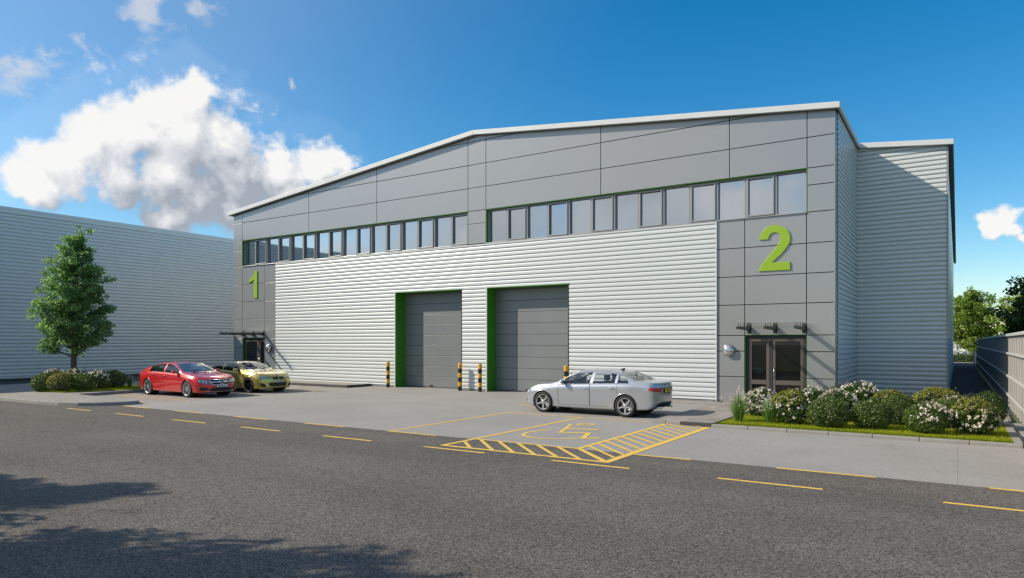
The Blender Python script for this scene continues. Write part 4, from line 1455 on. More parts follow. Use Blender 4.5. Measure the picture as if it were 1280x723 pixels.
        while gx < x1:
            gz = z0 + step / 2
            while gz < z1:
                if inside(gx, gz) and min((Vector((gx, gz)) - b_).length for b_ in bd) > step * .45: pts.append(Vector((gx, gz)))
                gz += step
            gx += step
        nb_ = len(bd)
        r_ = geometry.delaunay_2d_cdt(pts, [(i, (i + 1) % nb_) for i in range(nb_)], [], 1, 1e-6)
        vs = []; low = []
        last = None
        for p in r_[0]:
            o = u * p.x + Vector((0, 0, p.y)) - d * 4 + Vector((0, 0, 0))
            h = bvh.ray_cast(o, d)
            if h[0] is None:
                h = bvh.find_nearest(u * p.x + Vector((0, 0, p.y)) - d * 2.2)
            nv = h[1] if h[1].dot(d) < 0 else -h[1]
            vs.append(h[0] + nv * off); low.append(h[0] - nv * .01)
        fs = []
        for t in r_[2]:
            A, B, Cc = [vs[i] for i in t]
            nrm_ = (B - A).cross(Cc - A)
            fs.append(tuple(t) if nrm_.dot(d) < 0 else tuple(t[::-1]))
        # rim down to the skin
        edges = {}
        for t in fs:
            for i in range(3):
                e = (t[i], t[(i + 1) % 3]); edges[e] = edges.get(e, 0) + 1
        rimf = []
        nvs = len(vs)
        for (p, q) in edges:
            if (q, p) not in edges: rimf.append((q, p, nvs + p, nvs + q))
        mb.add(vs + low, fs, mi, True); 
        b_ = len(mb.v) - 2 * nvs
        for f in rimf: mb.f.append(tuple(i + b_ for i in f)); mb.m.append(mi); mb.s.append(False)
    def strip_poly(pts, w):
        pts = [Vector(p) for p in pts]; A = []; B = []
        for i, p in enumerate(pts):
            t = (pts[min(i + 1, len(pts) - 1)] - pts[max(i - 1, 0)]).normalized(); q = Vector((-t.y, t.x)) * w / 2
            A.append(tuple(p + q)); B.append(tuple(p - q))
        return A + B[::-1]
    def ell(cx, cz, rx, rz_, n_=20): return [(cx + rx * math.cos(2 * math.pi * i / n_), cz + rz_ * math.sin(2 * math.pi * i / n_)) for i in range(n_)]
    def mirror(p): return [(-a, b) for a, b in p][::-1]

    # ---- body with its shut lines, arch lips and wheel wells
    bm, fin = sub('body', parts['body'], None, None)
    def ysurf(x, z, s):
        h = bvh.ray_cast(Vector((x, s * 3, z)), Vector((0, -s, 0)))
        return h[0].y if h[0] else s * fW(x)
    for s in (1, -1):
        for a_ in ax:
            pts = []
            for i in range(33):
                t = R(-18 + 216 * i / 32); x, z = a_ + (Ra + .004) * math.cos(t), zw + (Ra + .004) * math.sin(t)
                if z < fB(x) + .02: continue
                pts.append((x, ysurf(x, z, s), z))
            bm.tube(pts, .012, 6, 0)
            # wheel well
            vs = []; nn_ = 25
            for i in range(nn_):
                t = R(-25 + 230 * i / (nn_ - 1)); c0, s0 = math.cos(t), math.sin(t)
                yo = ysurf(a_ + Ra * c0, zw + Ra * s0, s)
                vs += [(a_ + Ra * c0, yo - s * .006, zw + Ra * s0), (a_ + Ra * c0, s * (fW(a_) - .34), zw + Ra * s0)]
            bm.add(vs, [(2 * i, 2 * i + 1, 2 * i + 3, 2 * i + 2) for i in range(nn_ - 1)], 1)
            m0 = [(a_ + (Ra + .01) * math.cos(2 * math.pi * i / 24), s * (fW(a_) - .338), zw + (Ra + .01) * math.sin(2 * math.pi * i / 24)) for i in range(24)]
            bm.add(m0, [tuple(range(24))], 1)
        yw = 90 if s > 0 else -90
        sg = -1 if s > 0 else 1
        for (xa, xb) in doors:
            for xx in (xa, xb):
                zb_, zs_ = fB(xx) + .11, fS(xx) + .02
                line = []
                for i in range(13):
                    z = zb_ + (zs_ - zb_) * i / 12
                    if (xx - ax[1]) ** 2 + (z - zw) ** 2 < (Ra + .05) ** 2:
                        continue
                    line.append((sg * xx, z))
                if len(line) > 2: patch(bm, yw, strip_poly(line, .010), .002, 1, .05)
            zb_ = fB(xa) + .11
            patch(bm, yw, strip_poly([(sg * (xb + (.30 if xb < ax[1] + Ra else 0)), fB(xb) + .11), (sg * xa, zb_)], .010), .002, 1, .05)
        if S.get('crease'):
            patch(bm, yw, strip_poly([(sg * x, z) for x, z in S['crease']], .012), .009, 0, .05)
    # lower sill / splitter in dark plastic
    for (yaw, poly) in S.get('dark', []): patch(bm, yw * 0 + yaw, poly, .007, 1)
    body = bm.build('body', [S['paint'], CM['dark']], root)

    sub('windscreen', parts['windscreen'], CM['screen'], root)[1]()
    sub('rear_window', parts['rear_window'], CM['tint'], root)[1]()
    if 'bonnet' in parts: sub('bonnet', parts['bonnet'], S['paint'], root)[1]()
    dp = {}
    for k, fs in parts.items():
        if k.startswith('door_'): dp[k[5:]] = sub('door', fs, S['paint'], root)[1]()
    for k, fs in parts.items():
        if k.startswith('side_window_'):
            sub('side_window', fs, S['glass'], root)[1]()
    # window trims
    for s in (1, -1):
        mb = MB()
        xa = max(w_[0] for w_ in wins); xb = min(w_[1] for w_ in wins)
        pts = []
        for i in range(40):
            x = xb - .01 + (xa - xb + .02) * i / 39; z = fS(x) + .024
            pts.append((x, ysurf(x, z, s) + s * .004, z))
        mb.tube(pts, .009, 5, 0)
        pts = []
        for i in range(50):
            x = xb + (xa - xb) * i / 49; h = fT(x) - fS(x)
            if h < .07: continue
            z = fS(x) + (.80 if h > .25 else .74) * h
            pts.append((x, ysurf(x, z, s) + s * .003, z))
        mb.tube(pts, .008, 5, 0)
        mb.build('window_trim', S['trim'], root)
        # door handles
        for k, xh in S['handles']:
            par = dp.get('%d%s' % (k, 'l' if s > 0 else 'r'))
            z = fS(xh) - .115; y = ysurf(xh, z, s)
            mb = MB()
            mb.tube([(xh - .10, y, z - .004), (xh - .075, y + s * .03, z), (xh + .075, y + s * .03, z + .002), (xh + .10, y, z)], [.013, .016, .016, .013], 8)
            mb.build('door_handle', S.get('handle_mat', S['paint']), par)
        # mirrors
        xm, zm = S['mirror']; y = ysurf(xm, zm - .03, s)
        mb = MB()
        mb.tube([(xm + .02, y - s * .03, zm - .045), (xm, y + s * .09, zm - .02)], [.028, .022], 8, 1)
        vs = []; fs = []
        for i in range(9):
            t = i / 8; yy = y + s * (.05 + .22 * t)
            w2 = .075 * (math.sin(math.pi * (.12 + .80 * t))) ** .45; h2 = .070 * (math.sin(math.pi * (.14 + .76 * t))) ** .5
            for j in range(12):
                an = 2 * math.pi * j / 12
                vs.append((xm + .01 + w2 * math.cos(an) * (1 if math.cos(an) > 0 else .55), yy, zm + h2 * math.sin(an)))
        for i in range(8):
            for j in range(12): 
                q = (i * 12 + j, i * 12 + (j + 1) % 12, (i + 1) * 12 + (j + 1) % 12, (i + 1) * 12 + j)
                fs.append(q if s > 0 else q[::-1])
        fs.append(tuple(range(12)) if s < 0 else tuple(range(12))[::-1]); e0 = 8 * 12
        fs.append(tuple(range(e0, e0 + 12))[::-1] if s < 0 else tuple(range(e0, e0 + 12)))
        mb.add(vs, fs, 0, True)
        mi_ = mb.build('wing_mirror', [S['paint'], CM['dark']], root)
        mb = MB(); yc = y + s * .165
        mb.prism([(yc + .085 * math.cos(2 * math.pi * i / 16), zm + .05 * math.sin(2 * math.pi * i / 16)) for i in range(16)], 'x', xm - .046, xm - .040)
        mb.build('mirror_glass', CM['chrome'], mi_)
    # ---- the features given per car
    for nm, mats, items in S['features']:
        mb = MB()
        for it in items:
            patch(mb, it[0], it[1], it[2] if len(it) > 2 else .006, it[3] if len(it) > 3 else 0, it[4] if len(it) > 4 else .03)
        mb.build(nm, mats, root)
    # number plates
    for (yaw, z, w_, h_, mat, txt) in S['plates']:
        d = 1 if yaw == 0 else -1
        h = bvh.ray_cast(Vector((d * 5, 0, z)), Vector((-d, 0, 0)))
        x = h[0].x + d * .02
        mb = MB(); mb.box(x - .02 * d, x, -w_ / 2, w_ / 2, z - h_ / 2, z + h_ / 2)
        pl = mb.build('number_plate', mat, root, bevel=.004)
        vs, fs = text_mesh(txt, h_ * .82, 0, .004)
        mb = MB(); mb.add([(x + d * .002, d * vx * .92, z + vy) for vx, vy, vz in vs], fs)
        mb.build('lettering', CM['letter'], pl)
    for fn_ in S.get('extra', []): fn_(root, bvh, patch)

    # ---- cabin
    zf = fB(0) + .10
    mb = MB()
    mb.box(rwb + .1, wsb + .1, -.70, .70, zf - .03, zf)
    mb.box(wsb - .30, wsb - .02, -.66, .66, zf + .25, fS(wsb) - .03)
    mb.box(wsb - .42, wsb - .25, -.62, .62, zf + .42, fS(wsb) - .015)
    mb.box(rwb - .2, rwb + .30, -.58, .58, fS(rwb) - .06, fS(rwb) - .03)
    for s in (1, -1): mb.box(rwb + .2, wsb - .1, s * (fW(0) - .17), s * (fW(0) - .12), zf, fS(0) - .02)
    sx_ = wsb - .58
    Mw = Matrix.Translation((sx_, S.get('wheel_side', 1) * .36, fS(0) - .02)) @ Matrix.Rotation(R(-65), 4, 'Y')
    ring_ = [tuple(Mw @ Vector((.18 * math.cos(2 * math.pi * i / 20), .18 * math.sin(2 * math.pi * i / 20), 0))) for i in range(21)]
    mb.tube(ring_, .014, 6)
    mb.tube([tuple(Mw @ Vector((-.17, 0, 0))), tuple(Mw @ Vector((.17, 0, 0)))], .02, 5)
    mb.tube([tuple(Mw @ Vector((0, 0, 0))), tuple(Mw @ Vector((0, 0, -.25)))], .03, 6)
    mb.build('cabin', CM['cabin'], root)
    def seat(x, y, w_):
        mb = MB(); hz = fS(0)
        mb.prism([(x - .02, zf), (x + .48, zf), (x + .50, zf + .26), (x - .04, zf + .20)], 'y', y - w_ / 2, y + w_ / 2)
        mb.prism([(x + .06, zf + .15), (x - .10, zf + .15), (x - .30, hz + .08), (x - .22, hz + .12), (x - .16, hz + .10)], 'y', y - w_ / 2, y + w_ / 2)
        mb.build('seat', CM['seat'], root, bevel=.03)
        mb = MB()
        for yy in ([y] if w_ < .7 else [y - .36, y + .36]):
            mb.box(x - .32, x - .22, yy - .13, yy + .13, hz + .13, min(hz + .30, fT(x - .27) - .06))
            mb.box(x - .28, x - .26, yy - .05, yy + .05, hz + .05, hz + .14)
        mb.build('headrest', CM['seat'], root, bevel=.025)
    seat(wsb - 1.35, .37, .52); seat(wsb - 1.35, -.37, .52); seat(wsb - 2.18, 0, 1.25)

    # ---- wheels
    def wheel(xa, s):
        t = empty('wheel_hub') if False else None
        Wd = S['Wt']; Rr = S['Rr']
        yc = s * (S['track'] - Wd / 2)
        Mx = Matrix.Translation((xa, yc, zw)) @ Matrix.Rotation(R(-90 * s), 4, 'X')   # local +z points outboard
        hw = Wd / 2
        mb = MB()
        mb.lathe([(Rr - .01, -hw * .9), (Rr + .02, -hw * .98), (Rw - .03, -hw), (Rw - .006, -hw * .86), (Rw, -hw * .6), (Rw, hw * .6), (Rw - .006, hw * .86), (Rw - .03, hw), (Rr + .035, hw * 1.0), (Rr + .012, hw * .96), (Rr - .004, hw * .88)], 40, 0, Mx)
        for gz in (-.5, -.17, .17, .5):
            mb.lathe([(Rw + .0005, gz * hw - .004), (Rw + .001, gz * hw + .004)], 40, 0, Mx)
        ty = mb.build('wheel', CM['tyre'], root, sharp=40)
        mb = MB()
        mb.lathe([(Rr + .004, hw * .90), (Rr + .006, hw * .96), (Rr - .006, hw * .965), (Rr - .016, hw * .90), (Rr - .024, hw * .5), (Rr - .04, -hw * .7)], 40, 0, Mx)
        ns = S['spokes']; zo = hw * .80
        for i in range(ns):
            a0 = 2 * math.pi * i / ns + .3
            for (da, w0, w1) in S['spoke_set']:
                a = a0
                c, s_ = math.cos(a), math.sin(a); px, py = -s_, c
                def Q(r_, off, z): return Mx @ Vector((c * r_ + px * off, s_ * r_ + py * off, z))
                r0, r1 = .045, Rr - .012
                o0, o1 = da * .25, da
                rm = (r0 + r1) * .55
                vs = []
                for (r_, o_, w_, zt_, th) in ((r0, o0, w0, zo - .004, .04), (rm, (o0 + o1) / 2, (w0 + w1) / 2 * .9, zo - .012, .03), (r1, o1, w1, zo + .006, .035)):
                    vs += [Q(r_, o_ - w_ / 2, zt_ - th), Q(r_, o_ - w_ / 2 * .85, zt_), Q(r_, o_ + w_ / 2 * .85, zt_), Q(r_, o_ + w_ / 2, zt_ - th)]
                fs = []
                for j in (0, 4):
                    fs += [(j, j + 1, j + 5, j + 4)[::-1], (j + 1, j + 2, j + 6, j + 5)[::-1], (j + 2, j + 3, j + 7, j + 6)[::-1]]
                mb.add(vs, fs, 0)
        mb.lathe([(.062, zo - .03), (.062, zo + .004), (.05, zo + .010), (.028, zo + .010), (.026, zo + .014), (.001, zo + .016)], 20, 0, Mx)
        mb.build('rim', S['rim'], ty, sharp=35)
        mb = MB(); mb.lathe([(.03, .0), (.165, .0), (.165, .02), (.03, .022)], 28, 0, Mx)
        mb.lathe([(.02, -hw * .7), (Rr - .045, -hw * .7)], 28, 1, Mx)
        mb.build('brake_disc', [CM['disc'], CM['dark']], ty)
        mb = MB()
        vs = []
        for i in range(7):
            a = R(150 + 60 * i / 6)
            for (r_, z_) in ((.10, -.01), (.175, -.01), (.175, .045), (.10, .045)): vs.append(Mx @ Vector((r_ * math.cos(a) * (1 if s < 0 else 1), r_ * math.sin(a), z_)))
        fs = [(0, 1, 2, 3), (24, 27, 26, 25)]
        for i in range(6):
            for j in range(4): fs.append((i * 4 + j, i * 4 + (j + 1) % 4, i * 4 + 4 + (j + 1) % 4, i * 4 + 4 + j))
        mb.add(vs, fs); mb.build('brake_caliper', S.get('caliper', CM['disc']), ty)
    for xa in ax:
        for s in (1, -1): wheel(xa, s)
    return root

def ellp(cx, cz, rx, rz_, n_=20): return [(cx + rx * math.cos(2 * math.pi * i / n_), cz + rz_ * math.sin(2 * math.pi * i / n_)) for i in range(n_)]
def mir(p): return [(-a, b) for a, b in p][::-1]
def ringp(mb_patch, mb, yaw, cx, cz, r0, r1, off, mi=0):
    n_ = 24
    for i in range(n_):
        a0, a1 = 2 * math.pi * i / n_, 2 * math.pi * (i + 1) / n_
        mb_patch(mb, yaw, [(cx + r0 * math.cos(a0), cz + r0 * math.sin(a0)), (cx + r1 * math.cos(a0), cz + r1 * math.sin(a0)), (cx + r1 * math.cos(a1), cz + r1 * math.sin(a1)), (cx + r0 * math.cos(a1), cz + r0 * math.sin(a1))], off, mi, .2)

# ---------------- silver saloon
pt_silver = pmat('silver_paint', (.47, .50, .55), .24, .62, .5, coat=1.0)
A = dict(
    paint=pt_silver, glass=CM['glass'], trim=CM['chrome'], handle_mat=CM['chrome'], wheel_side=1,
    top=[(-2.40, .96), (-2.36, 1.035), (-2.28, 1.06), (-1.95, 1.075), (-1.80, 1.085), (-1.55, 1.19), (-1.22, 1.325), (-.95, 1.385), (-.5, 1.425), (-.1, 1.425), (.18, 1.385), (.42, 1.29), (.72, 1.135), (.98, 1.00), (1.10, .965), (1.5, .915), (1.9, .83), (2.10, .765), (2.22, .70), (2.27, .66)],
    bot=[(-2.40, .44), (-2.34, .34), (-2.1, .235), (-1.4, .20), (0, .185), (1.4, .19), (2.05, .205), (2.22, .24), (2.27, .30)],
    belt=[(-2.40, .92), (-2.2, .985), (-1.8, 1.0), (-1.2, .985), (0, .935), (.8, .90), (1.3, .855), (1.8, .775), (2.1, .70), (2.27, .61)],
    wid=[(-2.40, .80), (-2.36, .835), (-2.2, .868), (-1.8, .895), (-1.4, .913), (-.6, .905), (.5, .905), (1.3, .912), (1.7, .90), (2.0, .865), (2.18, .81), (2.27, .74)],
    axles=(1.42, -1.42), Rw=.335, Rr=.238, Wt=.235, track=.905, tumble=.44,
    curve_f=.26, curve_r=.16, rake=.10, raker=0.,
    windscreen=(1.02, .20), rear_window=(-1.20, -1.80),
    windows=[(.74, -.22, -.35, -.10), (-.32, -1.06, -.10, -.06), (-1.15, -1.52, -.06, .35)],
    doors=[(.86, -.24), (-.25, -1.16)], handles=[(0, -.10), (1, -.98)], mirror=(.64, 1.00),
    crease=[(1.75, .70), (1.0, .775), (0, .81), (-1.2, .85), (-2.0, .875)],
    spokes=5, spoke_set=[(0, .075, .060)], rim=CM['rim_silver'],
    plates=[(180, .80, .44, .11, CM['plate_y'], 'V412')],
    dark=[(180, [(-.60, .28), (.60, .28), (.62, .40), (.45, .45), (-.45, .45), (-.62, .40)]),
          (0, [(-.33, .33), (.33, .33), (.40, .64), (-.40, .64)]), (0, ellp(-.62, .36, .12, .06)), (0, ellp(.62, .36, .12, .06))],
    features=[
        ('taillight', CM['red_lens'], [(145, mir([(-.02, .76), (.40, .80), (.50, .845), (.46, .905), (-.04, .90)]), .010)]),
        ('taillight', CM['red_lens'], [(-145, [(-.02, .76), (.40, .80), (.50, .845), (.46, .905), (-.04, .90)], .010)]),
        ('headlight', CM['white'], [(28, [(.08, .60), (.36, .585), (.44, .63), (.40, .70), (.10, .665)], .010)]),
        ('headlight', CM['white'], [(-28, mir([(.08, .60), (.36, .585), (.44, .63), (.40, .70), (.10, .665)]), .010)]),
        ('boot_seam', CM['dark'], [(180, [(-.62, .70), (.62, .70), (.62, .708), (-.62, .708)], .003), (180, [(-.60, .975), (.60, .975), (.60, .985), (-.60, .985)], .003)]),
        ('plate_recess', CM['dark'], [(180, [(-.30, .725), (.30, .725), (.33, .87), (-.33, .87)], .003)]),
    ],
)
def rings4(root, bvh, patch):
    mb = MB()
    for i in range(4): ringp(patch, mb, 180, (i - 1.5) * .058, .915, .028, .037, .008)
    mb.build('emblem', CM['chrome'], root)
    mb = MB()
    for s in (1, -1):
        mb.tube([(-2.20, s * .48, .30), (-2.40, s * .48, .30)], .042, 12)
    mb.build('exhaust_pipe', CM['chrome'], root)
    mb = MB(); mb.prism([(-1.02, 1.37), (-.84, 1.38), (-.98, 1.44), (-1.04, 1.45)], 'y', -.02, .02); mb.build('aerial_fin', CM['dark'], root, bevel=.006)
A['extra'] = [rings4]
make_car('parked_car', A, 'silver saloon car parked side on before the right roller shutter', (-9.76, 19.95, 0), math.pi)

# ---------------- red four door coupe
pt_red = pmat('red_paint', (.56, .012, .016), .22, .15, .5, coat=1.0)
hl = [(.03, .60), (.20, .575), (.40, .60), (.47, .66), (.40, .735), (.10, .685)]
B = dict(
    paint=pt_red, glass=CM['glass'], trim=CM['chrome'], wheel_side=1,
    top=[(-2.48, .88), (-2.44, .95), (-2.34, 1.00), (-2.10, 1.045), (-1.75, 1.15), (-1.35, 1.275), (-.95, 1.37), (-.5, 1.415), (-.1, 1.415), (.2, 1.37), (.48, 1.26), (.80, 1.11), (1.02, 1.01), (1.15, .985), (1.55, .935), (1.95, .865), (2.2, .79), (2.36, .70), (2.43, .63)],
    bot=[(-2.48, .42), (-2.40, .32), (-2.1, .22), (-1.4, .19), (0, .175), (1.4, .18), (2.1, .19), (2.36, .215), (2.43, .27)],
    belt=[(-2.48, .84), (-2.3, .92), (-1.9, .965), (-1.3, .985), (-.3, .965), (.6, .925), (1.2, .875), (1.8, .795), (2.2, .70), (2.43, .585)],
    wid=[(-2.48, .70), (-2.40, .80), (-2.2, .87), (-1.85, .925), (-1.45, .94), (-.6, .925), (.5, .92), (1.4, .94), (1.8, .93), (2.1, .895), (2.32, .83), (2.43, .75)],
    axles=(1.437, -1.437), Rw=.345, Rr=.255, Wt=.255, track=.93, tumble=.46,
    curve_f=.30, curve_r=.22, rake=.14,
    windscreen=(1.06, .18), rear_window=(-1.12, -1.98),
    windows=[(.78, -.24, -.38, -.14), (-.33, -1.42, -.14, .40)],
    doors=[(.92, -.26), (-.27, -1.22)], handles=[(0, -.12), (1, -1.02)], mirror=(.66, 1.02),
    crease=[(1.85, .76), (1.0, .80), (0, .80), (-.8, .77)],
    spokes=10, spoke_set=[(.018, .016, .022), (-.018, .016, .022)], rim=CM['rim_silver'],
    plates=[(0, .475, .46, .10, CM['plate_w'], 'HR HR 121')],
    dark=[(0, [(-.42, .27), (.42, .27), (.56, .34), (.34, .42), (-.34, .42), (-.56, .34)]),
          (-30, mir([(.10, .31), (.34, .29), (.46, .34), (.44, .44), (.12, .40)])), (30, [(.10, .31), (.34, .29), (.46, .34), (.44, .44), (.12, .40)])],
    features=[
        ('headlight', [CM['lens'], CM['lampcore']], [(30, hl, .010), (30, ellp(.18, .64, .035, .03), .016, 1, .02), (30, ellp(.30, .655, .035, .03), .016, 1, .02)]),
        ('headlight', [CM['lens'], CM['lampcore']], [(-30, mir(hl), .010), (-30, ellp(-.18, .64, .035, .03), .016, 1, .02), (-30, ellp(-.30, .655, .035, .03), .016, 1, .02)]),
        ('grille', [CM['dark'], CM['chrome']], [(0, [(-.36, .53), (.36, .53), (.47, .63), (.43, .705), (-.43, .705), (-.47, .63)], .008),
            (0, [(-.47, .63), (-.43, .705), (.43, .705), (.47, .63), (.49, .63), (.445, .722), (-.445, .722), (-.49, .63)], .016, 1),
            (0, [(-.375, .515), (.375, .515), (.36, .532), (-.36, .532)], .016, 1), (0, [(-.375, .515), (-.36, .532), (-.47, .63), (-.49, .63)], .016, 1), (0, [(.375, .515), (.49, .63), (.47, .63), (.36, .532)], .016, 1),
            (0, [(-.45, .605), (.45, .605), (.462, .645), (-.462, .645)], .020, 1)]),
        ('taillight', CM['red_lens'], [(145, mir([(-.02, .70), (.38, .75), (.44, .80), (.38, .86), (-.02, .85)]), .010)]),
        ('taillight', CM['red_lens'], [(-145, [(-.02, .70), (.38, .75), (.44, .80), (.38, .86), (-.02, .85)], .010)]),
        ('lower_lip', CM['chrome'], [(0, [(-.62, .235), (.62, .235), (.62, .255), (-.62, .255)], .012), ]),
    ],
)
def star(root, bvh, patch):
    mb = MB(); c = (0, .622)
    ringp(patch, mb, 0, c[0], c[1], .080, .098, .034)
    for k in range(3):
        a = R(90 + 120 * k); d = Vector((math.cos(a), math.sin(a))); n_ = Vector((-d.y, d.x)); o = Vector(c)
        patch(mb, 0, [tuple(o + n_ * .016 - d * .008), tuple(o - n_ * .016 - d * .008), tuple(o + d * .085)], .034, 0, .05)
    patch(mb, 0, ellp(c[0], c[1], .080, .080), .026, 1, .05)
    mb.build('emblem', [CM['chrome'], CM['dark']], root)
    mb = MB(); mb.prism([(-1.0, 1.36), (-.80, 1.385), (-.94, 1.43), (-1.0, 1.44)], 'y', -.02, .02); mb.build('aerial_fin', B['paint'], root, bevel=.006)
    mb = MB()
    for s in (.05, -.45):
        mb.tube([(1.02, s, 1.025), (.88, s + .28, 1.085), (.80, s + .50, 1.115)], .008, 5)
    mb.build('wiper', CM['dark'], root)
B['extra'] = [star]
make_car('parked_car', B, 'glossy red four door coupe nearest the road in the left parking bays', (-27.72, 17.15, 0), 0)

# ---------------- gold two door coupe
pt_gold = pmat('gold_paint', (.52, .43, .11), .22, .5, .5, coat=1.0)
hl2 = [(.02, .66), (.16, .625), (.42, .65), (.48, .70), (.36, .735), (.06, .71)]
kg = [(.035, .585), (.27, .60), (.31, .65), (.28, .695), (.06, .705), (.03, .69)]
Cc_ = dict(
    paint=pt_gold, glass=CM['glass'], trim=CM['dark'], wheel_side=1,
    top=[(-2.33, .92), (-2.29, 1.00), (-2.20, 1.035), (-1.95, 1.06), (-1.65, 1.13), (-1.3, 1.25), (-.95, 1.335), (-.5, 1.38), (-.1, 1.38), (.15, 1.345), (.42, 1.24), (.72, 1.10), (.92, 1.01), (1.05, .985), (1.5, .945), (1.9, .875), (2.12, .805), (2.25, .73), (2.31, .67)],
    bot=[(-2.33, .42), (-2.26, .32), (-2.0, .22), (-1.4, .18), (0, .165), (1.4, .165), (2.0, .17), (2.24, .185), (2.31, .23)],
    belt=[(-2.33, .88), (-2.15, .95), (-1.8, .985), (-1.2, .975), (0, .93), (.7, .90), (1.2, .865), (1.7, .80), (2.1, .715), (2.31, .62)],
    wid=[(-2.33, .74), (-2.26, .83), (-2.08, .90), (-1.75, .938), (-1.4, .945), (-.7, .905), (.4, .90), (1.35, .935), (1.7, .93), (2.0, .90), (2.2, .85), (2.31, .78)],
    axles=(1.405, -1.405), Rw=.335, Rr=.25, Wt=.26, track=.935, tumble=.46,
    curve_f=.26, curve_r=.16, rake=.10,
    windscreen=(.97, .14), rear_window=(-1.10, -1.82),
    windows=[(.68, -.52, -.36, -.12), (-.60, -1.46, -.12, .38)],
    doors=[(.82, -.66)], handles=[(0, -.48)], mirror=(.56, 1.00), handle_mat=CM['dark'],
    crease=[(1.8, .77), (1.0, .80), (0, .815), (-1.0, .84), (-1.9, .85)],
    spokes=5, spoke_set=[(.03, .022, .028), (-.03, .022, .028)], rim=CM['rim_dark'], caliper=CM['caliper'],
    plates=[(0, .515, .46, .10, CM['plate_w'], 'HR TR 5678')],
    dark=[(0, [(-.44, .29), (.44, .29), (.50, .42), (.40, .455), (-.40, .455), (-.50, .42)]),
          (-32, mir([(.12, .27), (.36, .26), (.40, .46), (.20, .40)])), (32, [(.12, .27), (.36, .26), (.40, .46), (.20, .40)])],
    features=[
        ('headlight', [CM['lens'], CM['lampcore']], [(30, hl2, .010), (30, ellp(.17, .675, .03, .028), .016, 1, .02), (30, ellp(.29, .685, .03, .028), .016, 1, .02)]),
        ('headlight', [CM['lens'], CM['lampcore']], [(-30, mir(hl2), .010), (-30, ellp(-.17, .675, .03, .028), .016, 1, .02), (-30, ellp(-.29, .685, .03, .028), .016, 1, .02)]),
        ('grille', CM['dark'], [(0, kg, .012), (0, mir(kg), .012)]),
        ('taillight', CM['red_lens'], [(145, mir([(-.02, .77), (.36, .79), (.42, .84), (.36, .88), (-.02, .88)]), .010)]),
        ('taillight', CM['red_lens'], [(-145, [(-.02, .77), (.36, .79), (.42, .84), (.36, .88), (-.02, .88)], .010)]),
    ],
)
def roundel(root, bvh, patch):
    mb = MB()
    patch(mb, 0, ellp(0, .765, .042, .036), .010, 0, .03)
    blue = pmat('badge_blue', (.03, .12, .42), .3)
    ringp(patch, mb, 0, 0, .765, .026, .036, .014, 1)
    patch(mb, 0, [(0, .765), (.024, .765), (.017, .782), (0, .789)], .015, 2, .05); patch(mb, 0, [(0, .765), (-.024, .765), (-.017, .748), (0, .741)], .015, 2, .05)
    mb.build('emblem', [CM['chrome'], CM['dark'], blue], root)
    mb = MB(); mb.prism([(-1.0, 1.33), (-.80, 1.35), (-.94, 1.40), (-1.0, 1.41)], 'y', -.02, .02); mb.build('aerial_fin', CM['dark'], root, bevel=.006)
    mb = MB()
    for s in (.05, -.45):
        mb.tube([(.94, s, 1.022), (.82, s + .26, 1.07), (.74, s + .48, 1.10)], .008, 5)
    mb.build('wiper', CM['dark'], root)
Cc_['extra'] = [roundel]
make_car('parked_car', Cc_, 'metallic gold two door coupe with black wheels parked behind the red one', (-27.9, 20.2, 0), 0)
# ------------------------------------------------------------------ sun, sky and clouds
SUN = Vector((-1.62, -1.0, 1.30)).normalized()       # towards the sun
el = math.asin(SUN.z); az = math.atan2(SUN.x, SUN.y)
sl = bpy.data.lights.new('sun', 'SUN'); sl.energy = 4.35; sl.angle = R(.5); sl.color = (1, .88, .71)
so = bpy.data.objects.new('sun', sl); col.objects.link(so)
so.rotation_euler = SUN.to_track_quat('Z', 'Y').to_euler(); so.location = (0, 0, 40)

w = bpy.data.worlds.new('World'); scene.world = w; w.use_nodes = True
nt = w.node_tree; N = nt.nodes.new; L = nt.links.new
for n in list(nt.nodes): nt.nodes.remove(n)
out = N('ShaderNodeOutputWorld')
sky = N('ShaderNodeTexSky'); sky.sky_type = 'NISHITA'; sky.sun_disc = False
sky.sun_elevation = el; sky.sun_rotation = az
sky.air_density = 1.0; sky.dust_density = .35; sky.ozone_density = 2.2; sky.altitude = 100
hs = N('ShaderNodeHueSaturation'); hs.inputs['Hue'].default_value = .494; hs.inputs['Saturation'].default_value = SKY_SAT; hs.inputs['Value'].default_value = SKY_VAL
L(sky.outputs[0], hs.inputs['Color'])
bg = N('ShaderNodeBackground'); bg.inputs['Strength'].default_value = SKY_STR
L(hs.outputs[0], bg.inputs['Color'])

tc = N('ShaderNodeTexCoord')
nrm = N('ShaderNodeVectorMath'); nrm.operation = 'NORMALIZE'; L(tc.outputs['Generated'], nrm.inputs[0])

